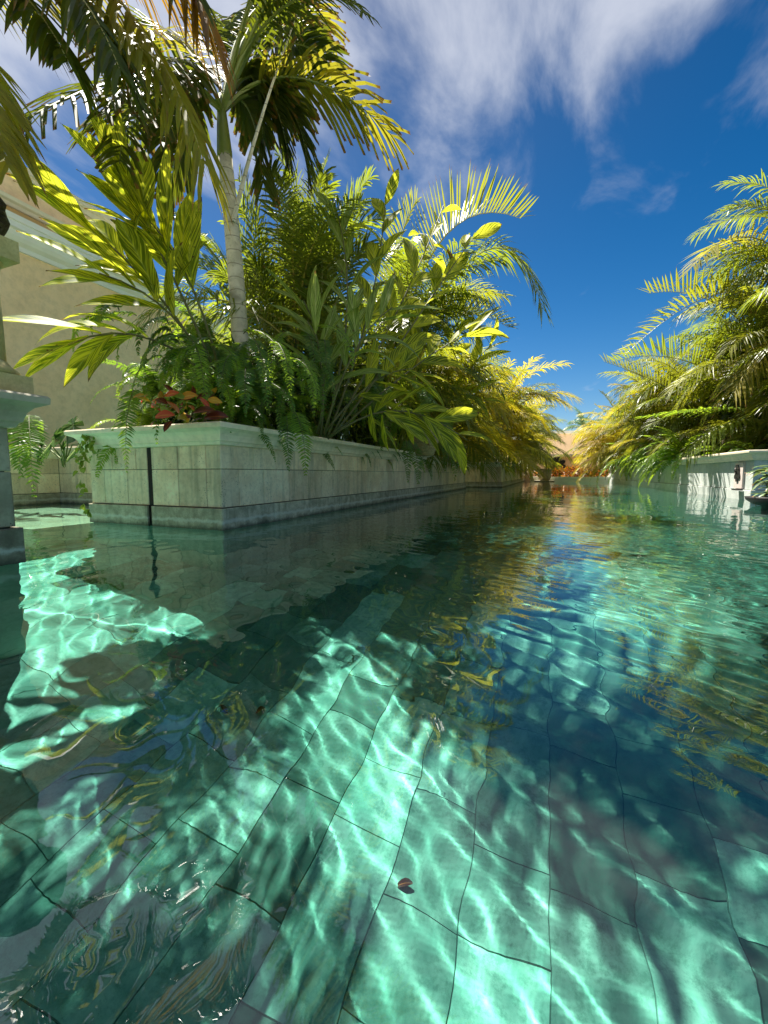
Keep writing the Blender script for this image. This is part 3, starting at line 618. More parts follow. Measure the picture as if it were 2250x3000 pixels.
def shoot(o, P, n, mat='ging', sc=1.0, seed=0, t0=.3, spread=55, tipn=2, up=(0, 0, 1), width=.011):
    """a ginger cane with leaves set alternately in two ranks."""
    rg = random.Random(seed); po_ = np.array(PW(o)); P = [np.asarray(p, float) - po_ for p in P]
    m = MB(); m.tube([bez(P, t) for t in np.linspace(0, 1, 9)], [width * (1.1 - .7 * t) for t in np.linspace(0, 1, 9)], 6); link('cane', m.mesh('cane', M['gstem'], True), o)
    for i in range(n):
        t = t0 + (1 - t0) * (i + .3) / n; t = min(t, .99); p = bez(P, t); T = nz(bez(P, min(1, t + .02)) - bez(P, t - .02))
        fw = nz(_F); Sd = nz(np.cross(T, fw)); s = 1 if i % 2 else -1
        a = R(spread * (1 - .45 * (i / n))) + rg.gauss(0, .12)
        d = T * math.cos(a) + Sd * s * math.sin(a) + fw * rg.gauss(0, .25) + np.array([0, 0, .05])
        up_ = nz(-fw * .8 + np.array([0, 0, .8]) + np.array([rg.gauss(0, .3), rg.gauss(0, .3), 0]))
        link('leaf', GL[mat][rg.choice([0, 1, 1, 2, 3] if t < .8 else [0, 0, 1])], o, p, orient(d, up_, rg.gauss(0, .35)), sc * rg.uniform(.8, 1.15) * (1 if t < .85 else .85))
def bushmesh(name, mats, n, size, leafL, leafW, seed, flat=1.0, droop=.3):
    rg = np.random.default_rng(seed); m = MB()
    for i in range(n):
        p = rg.normal(0, 1, 3); p = nz(p) * rg.uniform(.35, 1) ** .6 * (1 + .22 * math.sin(5 * p[0]) * math.cos(4 * p[1])); p = p * np.array(size)
        d = nz(nz(p) + rg.normal(0, .6, 3) + np.array([0, 0, -droop])); s = nz(np.cross(d, rg.normal(0, 1, 3))); l = leafL * rg.uniform(.6, 1.3); w_ = leafW * rg.uniform(.7, 1.2)
        m.add([p, p + d * l * .5 + s * w_ / 2, p + d * l, p + d * l * .5 - s * w_ / 2], [(0, 1, 2, 3)], int(rg.integers(0, len(mats))), [(0, .5), (.5, 0), (1, .5), (.5, 1)])
    return m.mesh(name, [M[k] for k in mats])
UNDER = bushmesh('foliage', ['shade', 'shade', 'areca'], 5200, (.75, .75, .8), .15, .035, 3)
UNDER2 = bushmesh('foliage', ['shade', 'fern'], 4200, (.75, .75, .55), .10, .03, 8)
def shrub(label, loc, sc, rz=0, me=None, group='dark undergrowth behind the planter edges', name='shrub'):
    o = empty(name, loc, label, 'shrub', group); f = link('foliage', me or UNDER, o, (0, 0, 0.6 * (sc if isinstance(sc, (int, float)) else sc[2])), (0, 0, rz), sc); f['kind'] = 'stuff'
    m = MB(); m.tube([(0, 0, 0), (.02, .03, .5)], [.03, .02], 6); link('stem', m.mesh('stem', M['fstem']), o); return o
#BODY
SZ = 0.70
# ------------------------------------------------------------------ the tall palm in the near planter
tb = np.array([-3.10, 3.62, SZ]); crown = at(658, 450, 4.3)
tp = empty('palm_tree', tb, 'tall ringed-trunk palm rising from the near planter, dark broad fronds across the top left', 'palm tree')
m = MB(); tpts = [bez([(0, 0, -.05), (.03, .0, 1.3), crown - tb], t) for t in np.linspace(0, 1, 14)]
m.tube(tpts, [.100 - .028 * t for t in np.linspace(0, 1, 14)], 18); link('trunk', m.mesh('trunk', M['trunk'], True), tp)
m = MB(); c0 = crown - tb; c1 = at(646, 280, 4.27) - tb; m.tube([c0 - (c1 - c0) * .12, c0, c0 + (c1 - c0) * .4, c1], [.074, .078, .062, .035], 12); link('crownshaft', m.mesh('crownshaft', M['rachis_g'], True), tp)
def pf(parent, pts, **kw):
    P = [at(*p) for p in pts]; po_ = np.array(PW(parent)); me = frond('frond', P, origin=po_, **kw); return link('frond', me, parent)
BL = dict(blunt=.75, wd=.052, L=.55, n=30, rach=.019, rm='rachis_g', jit=.2, sagn=2)
BASE = (650, 330, 4.28)
for j, (pts, mt, kw) in enumerate([
        ([BASE, (500, 150, 3.6), (250, 230, 2.6), (-60, 430, 2.1)], 'palm', dict(L=.62)),
        ([BASE, (520, 120, 3.6), (360, 260, 2.8), (350, 480, 2.4)], 'palm', dict(L=.5)),
        ([BASE, (740, 20, 4.0), (930, -110, 3.5), (1085, 50, 3.0)], 'palm', dict(L=.42)),
        ([BASE, (780, -150, 4.0), (1050, -480, 3.6), (1330, -330, 3.3)], 'palm', dict(L=.5)), ([BASE, (820, -100, 4.2), (1150, -420, 4.0), (1500, -420, 3.8)], 'palm', dict(L=.5)), ([BASE, (760, -200, 3.9), (1000, -700, 3.4), (1300, -900, 3.0)], 'palm', dict(L=.5)),  # crown fronds added above the frame, unseen, to shade the pool floor
        ([BASE, (760, 170, 4.2), (960, 190, 4.3), (1150, 400, 4.4)], 'palm_y', dict(L=.62)),
        ([BASE, (740, 90, 4.5), (900, 60, 4.8), (1010, 250, 4.9)], 'palm', dict(L=.5)),
        ([BASE, (600, 140, 3.9), (540, 160, 3.5), (470, 420, 3.2)], 'palm', dict(L=.42)),
        ([BASE, (720, 150, 4.3), (800, 190, 4.5), (850, 480, 4.6)], 'palm', dict(L=.42)),
        ([BASE, (560, 60, 3.6), (430, 40, 2.8), (300, 180, 2.2)], 'palm_y', dict(L=.55)),
        ([BASE, (720, -40, 4.8), (860, -40, 5.3), (960, 90, 5.6)], 'palm_y', dict(L=.6)),
        ([BASE, (740, 130, 4.5), (830, 180, 4.8), (880, 340, 5.0)], 'palm', dict(L=.42)),
        ([BASE, (600, 160, 4.1), (560, 240, 3.9), (530, 430, 3.8)], 'palm', dict(L=.36)),
        ([BASE, (800, -100, 3.8), (950, -320, 3.0), (1160, -380, 2.5)], 'palm', dict(L=.6)), ([BASE, (760, -200, 3.7), (900, -480, 2.9), (1060, -560, 2.35)], 'palm', dict(L=.6)), ([BASE, (850, -150, 3.9), (1050, -380, 3.3), (1300, -450, 2.9)], 'palm', dict(L=.55)),  # more unseen fronds added overhead to shade the right pool floor
        ([BASE, (690, 80, 4.8), (720, 20, 5.4), (700, 100, 6.0)], 'palm', dict(L=.5)),
        ([BASE, (740, 60, 4.6), (840, 30, 4.9), (930, 130, 5.1)], 'palm', dict(L=.55)), ([BASE, (700, 60, 4.9), (800, -20, 5.6), (900, -40, 6.2)], 'palm', dict(L=.7)),
        ([BASE, (560, 180, 3.9), (420, 240, 3.5), (250, 380, 3.2)], 'palm', dict(L=.42)), ([BASE, (700, 150, 4.6), (740, 220, 4.9), (740, 400, 5.0)], 'palm', dict(L=.4)),
        ([BASE, (580, 100, 3.6), (430, 150, 2.9), (300, 330, 2.4)], 'palm', dict(L=.5)),
        ([BASE, (700, 130, 4.3), (760, 180, 4.4), (770, 400, 4.4)], 'palm', dict(L=.34))]):
    pf(tp, pts, mat=mt, seed=130 + j, lift=.2, grav=.42, t0=.26, **{**BL, 'wd': .046 if pts[-1][2] > 3 else .032, 'n': 34, **kw, 'L': kw['L'] * (1 if pts[-1][2] > 3 else .68)})
pf(tp, [(684, 650, 4.22), (730, 440, 4.15), (810, 200, 4.1), (900, -40, 4.1)], mat='palm', seed=160, lift=.2, grav=.4, **{**BL, 't0': .62, 'n': 16, 'L': .45, 'rach': .022, 'rm': 'trunk', 'wd': .05})
for j, pts in enumerate([[BASE, (560, 200, 4.6), (440, 240, 4.9), (330, 460, 5.1)], [BASE, (580, 240, 4.5), (520, 330, 4.7), (500, 560, 4.8)], [BASE, (700, 230, 4.5), (760, 320, 4.6), (770, 540, 4.6)], [BASE, (760, 220, 4.5), (880, 260, 4.6), (900, 480, 4.7)],
                         [BASE, (580, 110, 4.7), (470, 60, 5.0), (360, 140, 5.2)], [BASE, (720, 130, 4.6), (800, 40, 4.8), (900, 20, 5.0)], [BASE, (640, 120, 4.6), (600, 0, 4.8), (540, -40, 5.0)], [BASE, (670, 100, 4.7), (740, 0, 5.1), (820, -10, 5.4)]]):
    pf(tp, pts, mat='palm', seed=180 + j, lift=.2, grav=.45, t0=.26, **{**BL, 'wd': .05, 'n': 32, 'L': .46})
# a second palm leans in from outside the left edge: long yellow leaflets hang over the top left
np_ = empty('palm_tree', (-2.85, .1, .64), 'yellow-green palm with long narrow leaflets hanging in at the top left', 'palm tree')
m = MB(); q0 = np.array(PW(np_)); q1 = at(-520, -100, 2.65); m.tube([bez([(0, 0, 0), (0, 0, 2), q1 - q0], t) for t in np.linspace(0, 1, 8)], [.08] * 8, 12); link('trunk', m.mesh('trunk', M['trunk'], True), np_)
NL = dict(wd=.036, n=48, rach=.014, rm='rachis', jit=.15, sagn=3)
pf(np_, [(-520, -100, 2.65), (0, -420, 2.42), (420, -120, 2.26), (600, 480, 2.18)], mat='palm_y', seed=21, L=0.48, lift=.05, grav=.75, t0=.3, **NL)
pf(np_, [(-520, -100, 2.65), (-100, -320, 2.18), (200, -200, 1.95), (350, 200, 1.87)], mat='palm', seed=22, L=0.39, lift=.05, grav=.7, t0=.3, **NL)
pf(np_, [(-520, -100, 2.65), (-260, -100, 1.95), (-60, 60, 1.72), (20, 480, 1.64)], mat='palm_y', seed=23, L=0.28, lift=.1, grav=.6, t0=.3, **NL)
pf(np_, [(-520, -100, 2.65), (100, -500, 2.34), (470, -320, 2.26), (610, 60, 2.26)], mat='palm_o', seed=24, L=0.45, lift=.05, grav=.8, t0=.4, **NL)

for k_, (pts, mt, l) in enumerate([([(-520, -100, 2.65), (-200, -250, 2.34), (60, -120, 2.11), (200, 180, 1.95)], 'palm', .35), ([(-520, -100, 2.65), (-100, -150, 2.42), (220, -100, 2.18), (420, 150, 2.03)], 'palm_y', .37), ([(-520, -100, 2.65), (0, -550, 2.50), (420, -420, 2.18), (560, -40, 2.03)], 'palm', .37)]):
    pf(np_, pts, mat=mt, seed=170 + k_, L=l, lift=.05, grav=.6, t0=.25, **NL)
# ------------------------------------------------------------------ areca palms in and beyond the near planter
def gpos(px, d, z=SZ):
    p = at(px, 1388, d); return (p[0], p[1], z)
GA = 'areca palms along the left bank'
a1 = clump('areca_palm', 'dense dark green areca palm right behind the tall palm trunk', 'areca palm', GA, (-3.0, 4.9, SZ), ['areca', 'areca'], 7, .6, 2.0, .95, 31, spread=.35, per=5)
for i, pts in enumerate([[(880, 1100, 5.6), (900, 800, 5.5), (900, 560, 5.4), (800, 430, 5.2)], [(900, 1100, 5.6), (960, 800, 5.6), (1000, 600, 5.6), (1085, 520, 5.5)],
                         [(880, 1150, 5.6), (800, 850, 5.3), (740, 620, 5.1), (700, 520, 5.0)], [(880, 1100, 5.5), (860, 800, 5.2), (980, 640, 5.0), (1120, 640, 4.9)],
                         [(880, 1150, 5.6), (830, 900, 5.2), (880, 620, 5.2), (960, 470, 5.3)], [(880, 1150, 5.6), (820, 1000, 5.2), (700, 800, 4.9), (760, 640, 4.8)],
                         [(880, 1150, 5.4), (940, 950, 5.0), (980, 760, 4.8), (900, 640, 4.6)], [(880, 1150, 5.4), (760, 950, 5.4), (600, 780, 5.5), (470, 860, 5.6)],
                         [(880, 1150, 5.4), (740, 900, 5.6), (620, 700, 5.8), (500, 620, 6.0)]]):
    pf(a1, pts, mat='areca', seed=40 + i, L=.50, wd=.026, n=54, lift=.25, grav=.3, t0=.15, rach=.013, rm='rachis_g')
rga = random.Random(5)
for i in range(20):
    tx = 560 + 28 * i + rga.uniform(-20, 20); ty = rga.uniform(470, 720) if tx > 760 else rga.uniform(600, 820); dd = rga.uniform(4.9, 5.9); bx = 880 + (tx - 850) * .15
    pf(a1, [(bx, 1150, 5.5), ((bx + tx) / 2 - 20, 900, dd), (tx * .6 + bx * .4, ty + 60, dd), (tx, ty, dd - .2)], mat='areca', seed=240 + i, L=.52, wd=.027, n=46, lift=.2, grav=.35, t0=.18, rach=.012, rm='rachis_g')
a2 = clump('areca_palm', 'tall areca palm with one frond arching out over the channel against blue sky', 'areca palm', GA, (-2.95, 6.7, SZ), ['areca', 'ygreen'], 9, .7, 2.5, 1.0, 32, out=0, spread=.4, per=5)
pf(a2, [(1150, 1150, 7.2), (1200, 760, 7.0), (1330, 560, 6.8), (1525, 640, 6.5)], mat='ygreen', seed=51, L=.80, wd=.034, n=46, lift=.9, grav=.02, a0=30, a1=40, t0=.28, rach=.018, sagn=2)
pf(a2, [(1200, 1150, 7.2), (1280, 760, 7.0), (1500, 560, 6.8), (1590, 905, 6.4)], mat='areca', seed=52, L=.62, wd=.032, n=54, lift=.2, grav=.6, t0=.3, rach=.018)
pf(a2, [(1200, 1200, 7.2), (1220, 960, 7.0), (1340, 860, 6.8), (1490, 960, 6.6)], mat='ygreen', seed=53, L=.52, wd=.028, n=46, lift=.6, grav=.1, t0=.25, rach=.014)
pf(a2, [(1150, 1200, 7.2), (1130, 900, 7.0), (1150, 700, 6.8), (1220, 590, 6.6)], mat='ygreen', seed=54, L=.60, wd=.03, n=46, lift=.4, grav=.2, t0=.25, rach=.014)
pf(a2, [(1150, 1200, 7.2), (1200, 900, 6.9), (1300, 760, 6.6), (1470, 760, 6.4)], mat='areca', seed=55, L=.55, wd=.03, n=46, lift=.2, grav=.5, t0=.25, rach=.014)
names = ['golden areca palm beyond the arching frond, nearest of the yellow left bank row', 'second golden areca palm in the yellow row on the left bank', 'third golden areca palm of the left bank row, over the bend of the planter wall',
         'fourth golden areca palm of the left bank row', 'fifth golden areca palm of the left bank row', 'sixth golden areca palm of the left bank row, low over the water', 'farthest golden areca palm of the left bank, beside the tan pot']
for i, (y, hh) in enumerate([(8.6, 1.75), (10.3, 1.7), (12.6, 1.8), (14.9, 1.8), (17.4, 1.8), (20.0, 1.8), (22.6, 1.8)]):
    clump('areca_palm', names[i], 'areca palm', GA, (-2.85 if y < 12 else -2.0 + .05 * (y - 12), y, SZ), [['ygreen', 'areca', 'gold'], ['ygreen', 'gold', 'areca'], ['gold', 'ygreen', 'areca'], ['ygreen', 'gold', 'gold']][min(i, 3)], 9 if i < 4 else 7, .2, hh, 1.0, 60 + i, out=R(-20), spread=.6, per=6, outw=.6)
# right bank
GB = 'areca palms along the right bank'
rn = ['areca palm at the near end of the right planter, cut by the right edge', 'tall yellow-green areca palm behind the right planter corner', 'areca palm of the right bank with wide arching fronds against the sky', 'fourth areca palm along the right bank from its near end',
      'fifth areca palm along the right bank from its near end', 'sixth areca palm along the right bank, hanging low over the water', 'golden areca palm near the far end of the right bank', 'farthest golden areca palm on the right bank beside the peach wall']
for i, (x, y, hh, k) in enumerate([(5.3, 9.1, 4.1, 10), (5.0, 10.6, 4.0, 11), (4.6, 12.2, 3.2, 10), (4.2, 13.9, 2.8, 9), (3.9, 15.7, 2.4, 9), (3.6, 17.8, 2.0, 8), (3.3, 20.2, 1.7, 8), (3.1, 22.8, 1.4, 8)]):
    clump('areca_palm', rn[i], 'areca palm', GB, (x, y, SZ), ['areca', 'ygreen', 'ygreen'] if i < 4 else (['ygreen', 'gold'] if i < 6 else ['gold', 'ygreen']), k, .3, hh, 1.05, 90 + i, out=R(200), spread=.55, per=6, outw=.4 if i < 3 else .6)

for i, (pts, mt, kw) in enumerate([
        ([(2400, 1100, 8.6), (2260, 760, 8.4), (2080, 800, 8.2), (1830, 1040, 8.6)], 'ygreen', dict(lift=.7, grav=.15, L=.75)),
        ([(2400, 1000, 8.2), (2330, 640, 8.0), (2140, 640, 7.8), (2030, 780, 7.7)], 'palm_y', dict(lift=.1, grav=.3, L=.8)),
        ([(2350, 1200, 9), (2250, 1000, 8.8), (2120, 820, 8.7), (1900, 860, 8.8)], 'ygreen', dict(lift=.9, grav=.05, L=.8)),
        ([(2350, 1250, 8.3), (2220, 1180, 8.3), (2080, 1190, 8.3), (1880, 1220, 8.4)], 'fern_b', dict(lift=.15, grav=.3, L=.42, wd=.05)),
        ([(2400, 1200, 7.6), (2320, 900, 7.5), (2240, 980, 7.4), (2150, 1150, 7.4)], 'palm_y', dict(lift=.2, grav=.5, L=.8)),
        ([(2350, 1200, 9), (2240, 1080, 8.9), (2100, 1010, 8.8), (1960, 1150, 8.8)], 'ygreen', dict(lift=.3, grav=.5, L=.7)),
        ([(2300, 1250, 9.5), (2150, 1100, 9.5), (1980, 1000, 9.8), (1800, 1060, 10)], 'areca', dict(lift=.8, grav=.1, L=.8)),
        ([(2200, 1300, 10), (2060, 1180, 10), (1930, 1110, 10), (1770, 1060, 10.5)], 'ygreen', dict(lift=.6, grav=.3, L=.8)),
        ([(2350, 1300, 8.2), (2240, 1200, 8.1), (2140, 1200, 8.0), (2010, 1340, 8.0)], 'areca', dict(lift=.2, grav=.6, L=.6))]):
    pf(bpy.data.objects['areca_palm.%03d' % (9 + (i % 2))], pts, mat=mt, seed=600 + i, **{**dict(wd=.036, n=44, t0=.22, rach=.016, sagn=2, a0=30, a1=50), **kw})
FANM = MB(); rgf = np.random.default_rng(3)
for j in range(26):
    A = R(-150 + 300 * j / 25); d = np.array([math.cos(A), math.sin(A), 0.0]); wv = np.array([-d[1], d[0], 0]); l = .55 * rgf.uniform(.85, 1.1); V = []; UV = []
    for k, ww in ((.06, .004), (.4, .017), (.75, .015), (1, .002)):
        c = d * l * k + np.array([0, 0, -.25 * l * k * k]); V += [c + wv * ww, c - wv * ww]; UV += [(k, 0), (k, 1)]
    FANM.add(V, [(0, 1, 3, 2), (2, 3, 5, 4), (4, 5, 7, 6)], 0, UV)
fan_me = FANM.mesh('fan_leaf', M['ygreen'])
fp_ = empty('fan_palm', (5.0, 8.35, SZ), 'small fan palm with pale starburst leaves at the right edge above the cap', 'palm tree')
for px, py, d_, r_ in ((2205, 1085, 8.0, .2), (2250, 1180, 8.1, -.5), (2235, 1000, 8.2, .9)):
    q = at(px, py, d_) - np.array(PW(fp_)); link('fan_leaf', fan_me, fp_, q, orient((-.5, -.2, -.5), (-.3, -1, .3), r_)); mm = MB(); mm.tube([(0, 0, 0), q * .55 + np.array([0, 0, .2]), q], [.01, .008, .006], 5); link('stalk', mm.mesh('stalk', M['rachis_g']), fp_)

# dark trees and the pale dry palm at the right edge
pt = empty('pine_tree', (9.6, 12.6, .3), 'dark dense conifer at the right edge behind the pale dry palm skirt', 'tree')
m = MB(); m.tube([(0, 0, 0), (0, 0, 3), (0, 0, 7)], [.16, .14, .08], 8); link('trunk', m.mesh('trunk', M['fstem']), pt)
cme = bushmesh('crown', ['pine', 'pine', 'areca'], 9000, (1.3, 1.3, 3.2), .22, .03, 21); cr_ = link('crown', cme, pt, (0, 0, 6.0)); cr_['kind'] = 'stuff'
dp = empty('dry_palm', (6.9, 9.9, SZ), 'pale skirt of dry hanging fronds on a palm trunk at the right edge', 'palm tree')
m = MB(); m.tube([(0, 0, 0), (0, 0, 2.5), (0.05, 0, 5.0)], [.2, .17, .15], 14); link('trunk', m.mesh('trunk', M['trunk'], True), dp)
rg = random.Random(77)
DRY = [frond('dry_frond', bent(1.5, -40 - 8 * i, 60, .05), 34, .42, .03, 'dry', 200 + i, lift=.1, grav=.8, t0=.1, rm='rachis', rach=.012) for i in range(3)]
for i in range(34): link('dry_frond', DRY[i % 3], dp, (0, 0, 3.2 + 1.5 * rg.random()), (rg.gauss(0, .1), rg.gauss(0, .1), rg.uniform(0, 6.28)), rg.uniform(.7, 1.0))
for i in range(12): link('frond', AR['ygreen'][rg.choice([2, 3, 4, 6])], dp, (0.05, 0, 4.9), (rg.gauss(0, .1), 0, i * .52 + rg.random() * .3), 1.15)

# ------------------------------------------------------------------ variegated gingers
g1 = empty('ginger_plant', (-3.35, 3.2, SZ), 'yellow striped ginger with broad leaves leaning left, in front of the tan building', 'ginger plant')
B = at_z(600, 1180, SZ)
def gs(o, pts, n, **kw): shoot(o, [at(*p) for p in pts], n, **kw)
gs(g1, [(640, 1120, 3.3), (560, 900, 3.0), (450, 700, 2.75), (345, 500, 2.55)], 11, seed=1, t0=.45, spread=22, sc=.88)
gs(g1, [(630, 1120, 3.3), (540, 930, 2.9), (400, 780, 2.65), (235, 640, 2.45)], 11, seed=2, t0=.42, spread=26, sc=.86)
gs(g1, [(620, 1120, 3.2), (520, 1000, 2.9), (360, 930, 2.65), (200, 1010, 2.45)], 7, seed=3, t0=.5, spread=26, sc=.86)
gs(g1, [(630, 1120, 3.3), (560, 960, 2.95), (460, 850, 2.7), (290, 800, 2.5)], 7, seed=4, t0=.45, spread=34, sc=.86)
gs(g1, [(650, 1120, 3.4), (600, 900, 3.1), (540, 760, 2.9), (440, 650, 2.7)], 7, seed=5, t0=.5, spread=30)
g2 = empty('ginger_plant', (-2.75, 3.9, SZ), 'big pale-striped ginger with upright leaf spears in the middle of the near planter', 'ginger plant')
gs(g2, [(940, 1280, 3.9), (960, 1100, 3.9), (930, 960, 3.8), (890, 880, 3.7)], 8, mat='ging_p', seed=11, t0=.35, spread=40)
gs(g2, [(950, 1280, 3.9), (1010, 1050, 3.9), (1050, 850, 4.0), (985, 610, 4.1)], 10, mat='ging_p', seed=12, t0=.35, spread=26)
gs(g2, [(960, 1280, 3.9), (1050, 1050, 4.0), (1120, 820, 4.2), (1130, 570, 4.4)], 11, mat='ging', seed=13, t0=.35, spread=26)
gs(g2, [(970, 1280, 3.9), (1080, 1080, 4.1), (1220, 820, 4.4), (1300, 600, 4.7)], 11, mat='ging', seed=14, t0=.4, spread=28)
gs(g2, [(970, 1280, 3.9), (1110, 1120, 4.1), (1260, 860, 4.4), (1400, 680, 4.7)], 11, mat='ging', seed=15, t0=.4, spread=28)
gs(g2, [(950, 1270, 3.7), (1000, 1080, 3.5), (1060, 960, 3.4), (1150, 900, 3.4)], 9, mat='ging_p', seed=16, t0=.3, spread=46)
gs(g2, [(930, 1270, 3.8), (960, 1150, 3.6), (960, 1020, 3.5), (900, 940, 3.4)], 8, mat='ging_p', seed=17, t0=.3, spread=46)
gs(g2, [(960, 1285, 3.8), (1080, 1200, 3.7), (1180, 1150, 3.7), (1370, 1290, 3.8)], 10, mat='ging', seed=18, t0=.3, spread=44)
gs(g2, [(970, 1280, 3.9), (1120, 1150, 4.2), (1280, 1000, 4.5), (1420, 960, 4.7)], 9, mat='ging', seed=19, t0=.4, spread=34)
gs(g2, [(950, 1270, 3.8), (1040, 1150, 3.8), (1120, 1080, 3.8), (1210, 1080, 3.8)], 7, mat='ging', seed=20, t0=.35, spread=50)
for px, py, dz, r_ in ((1085, 1190, -.9, 0), (1120, 1215, -1, .2), (1195, 1195, -1, -.1)):
    q = at(px, py, 3.72) - np.array(PW(g2)); link('leaf', GL['ging'][0], g2, q, orient((.12, -.1, dz), (-.5, -.8, .1), r_), .62)
# flower spike on the ginger
m = MB(); q = at(1310, 730, 4.6) - np.array(PW(g2)); q2 = at(1330, 765, 4.6) - np.array(PW(g2)); m.tube([q, (q + q2) / 2, q2], [.006, .022, .006], 8); link('flower_spike', m.mesh('flower_spike', M['palm_o']), g2)
g3 = empty('ginger_plant', (-2.8, 7.7, SZ), 'yellow-green ginger between the big ginger and the golden areca row', 'ginger plant')
for i, (a, b_, c, d) in enumerate([((1290, 1230, 8), (1300, 1100, 7.8), (1330, 960, 7.6), (1360, 900, 7.5)), ((1290, 1230, 8), (1330, 1150, 7.8), (1400, 1040, 7.4), (1440, 1010, 7.3)), ((1280, 1230, 8), (1300, 1180, 7.5), (1350, 1120, 7.2), (1430, 1180, 7))]):
    gs(g3, [a, b_, c, d], 8, mat='ging', seed=30 + i, t0=.3, spread=40)

# ------------------------------------------------------------------ ferns
GF = 'Boston ferns in the near planter'
fl = ['boston fern filling the south corner of the near planter above the croton', 'boston fern at the left end of the near planter cap, bright in the sun', 'boston fern in front of the palm trunk', 'boston fern high beside the palm trunk, pale tips in sun',
      'boston fern hanging over the near corner of the planter cap', 'boston fern between the trunk and the pale ginger', 'boston fern behind the croton leaves', 'boston fern under the pale ginger stems', 'boston fern beside the woven basket pot', 'boston fern past the basket pot, spilling over the cap', 'feathery fern spilling far over the cap before the wall bends', 'boston fern low at the back of the near planter', 'dark boston fern leaning left from the ginger roots', 'boston fern at the far end of the near planter']
fp = [(-2.85, 2.75, 24, 1.0, 0.3), (-3.5, 2.8, 26, .95, .7), (-2.9, 3.1, 26, 1.0, .2), (-3.15, 3.1, 24, 1.0, .45), (-2.5, 2.85, 22, .9, .15), (-2.6, 3.3, 26, 1.0, .1), (-3.2, 2.75, 22, .95, .35), (-2.5, 4.0, 10, .8, .1), (-2.5, 4.9, 10, .85, .1), (-2.45, 5.8, 16, .95, .25), (-2.4, 7.6, 18, 1.15, .5), (-3.4, 4.0, 12, 1.0, .1), (-3.5, 3.3, 12, 1.1, .4), (-2.45, 9.6, 16, 1.1, .4)]
FO = []
for i, ((x, y, n, sc, br), lb) in enumerate(zip(fp, fl)):
    zz = SZ + [.25, .05, .65, .85, .15, .55, .35, 0, 0, 0, 0, .4, .6, 0][i]
    FO.append(fern(lb, GF, (x, y, zz), n, sc, 300 + i, br, out=R(-60) if i < 9 else R(0), outw=.55))
def hpx(o, b_, t, **kw): hang(o, at(*b_), at(*t), **kw)
hpx(FO[1], (400, 1150, 2.85), (372, 1385, 2.72), seed=1, n=40, L=.085, out=.16, mat='fern')
hpx(FO[4], (860, 1210, 3.15), (895, 1392, 2.95), seed=2, n=44, L=.10, out=.10, mat='fern_b')
hpx(FO[4], (840, 1220, 3.2), (845, 1380, 3.0), seed=3, n=36, L=.08, out=.08)
hpx(FO[8], (1200, 1290, 4.3), (1225, 1420, 4.05), seed=4, n=34, L=.09, out=.05)
hpx(FO[8], (1190, 1290, 4.3), (1195, 1415, 4.1), seed=5, n=34, L=.07, out=.04)
hpx(FO[9], (1335, 1320, 5.9), (1332, 1410, 5.7), seed=6, n=30, L=.08, out=.04)
for k, (a, b_) in enumerate([((560, 1010, 2.9), (600, 1190, 2.7)), ((680, 1050, 2.9), (650, 1180, 2.75)), ((740, 1000, 2.95), (780, 1200, 2.8)), ((800, 1010, 3.0), (850, 1160, 2.85)), ((620, 1000, 2.9), (530, 1130, 2.75)), ((480, 1050, 2.9), (390, 1180, 2.8)), ((850, 1060, 3.0), (930, 1180, 2.9)), ((720, 1090, 2.85), (720, 1220, 2.75))]):
    hpx(FO[0], a, b_, seed=60 + k, n=36, L=.075, out=.12, mat='fern' if k % 3 else 'fern_b')
mid = fern('boston fern mass along the planter edge between croton and pale ginger', GF, (-2.5, 3.2, SZ + .35), 20, 1.0, 777, .1, out=R(-50), outw=.6)
rgm = random.Random(12)
for k in range(30):
    bx, by = rgm.uniform(520, 980), rgm.uniform(930, 1130); d = rgm.uniform(3.0, 3.25) + (bx - 520) * .0009; dx = rgm.uniform(-110, 130)
    hang(mid, at(bx, by, d), at(bx + dx, by + rgm.uniform(90, 190), d - rgm.uniform(.1, .35)), seed=800 + k, n=34, L=.07, wd=.019, out=rgm.uniform(.06, .16), mat='fern' if rgm.random() < .5 else 'fern_b')
for k in range(14):
    bx, by = rgm.uniform(330, 560), rgm.uniform(900, 1080); d = rgm.uniform(2.8, 3.0)
    hang(mid, at(bx, by, d), at(bx - rgm.uniform(30, 150), by + rgm.uniform(40, 100), d - rgm.uniform(.05, .25)), seed=840 + k, n=34, L=.07, wd=.019, out=rgm.uniform(.06, .16), mat='fern_b' if rgm.random() < .4 else 'fern')
for k in range(22):
    bx = rgm.uniform(960, 1330); by = 1060 + (bx - 960) * .35 + rgm.uniform(-60, 90); d = 4.0 + (bx - 960) * .006
    hang(mid, at(bx, by, d), at(bx + rgm.uniform(-60, 130), by + rgm.uniform(60, 150), d - .25), seed=870 + k, n=34, L=.09, wd=.022, out=rgm.uniform(.05, .14), mat='fern')
GFR = 'ferns spilling over the right planter'
rl = ['fern at the near end of the right planter cap', 'second fern along the right cap from its near end', 'third fern along the right cap, trailing on the wall', 'fourth fern along the right cap', 'large bright fern cascading to the water on the right bank', 'sixth fern along the right cap, touching the water', 'seventh fern along the right cap', 'eighth fern along the right cap', 'last fern of the right bank before the far wall']
for i, y in enumerate([9.6, 10.9, 12.0, 13.0, 14.2, 15.4, 17.0, 19.0, 21.5]):
    o = fern(rl[i], GFR, (3.4 if i < 2 else 3.02, y, SZ + .1), 24 if i > 1 else 10, (.95 if i < 2 else 1.65) * (1 if i < 6 else 1.2), 400 + i, .65, out=R(180), outw=.7)
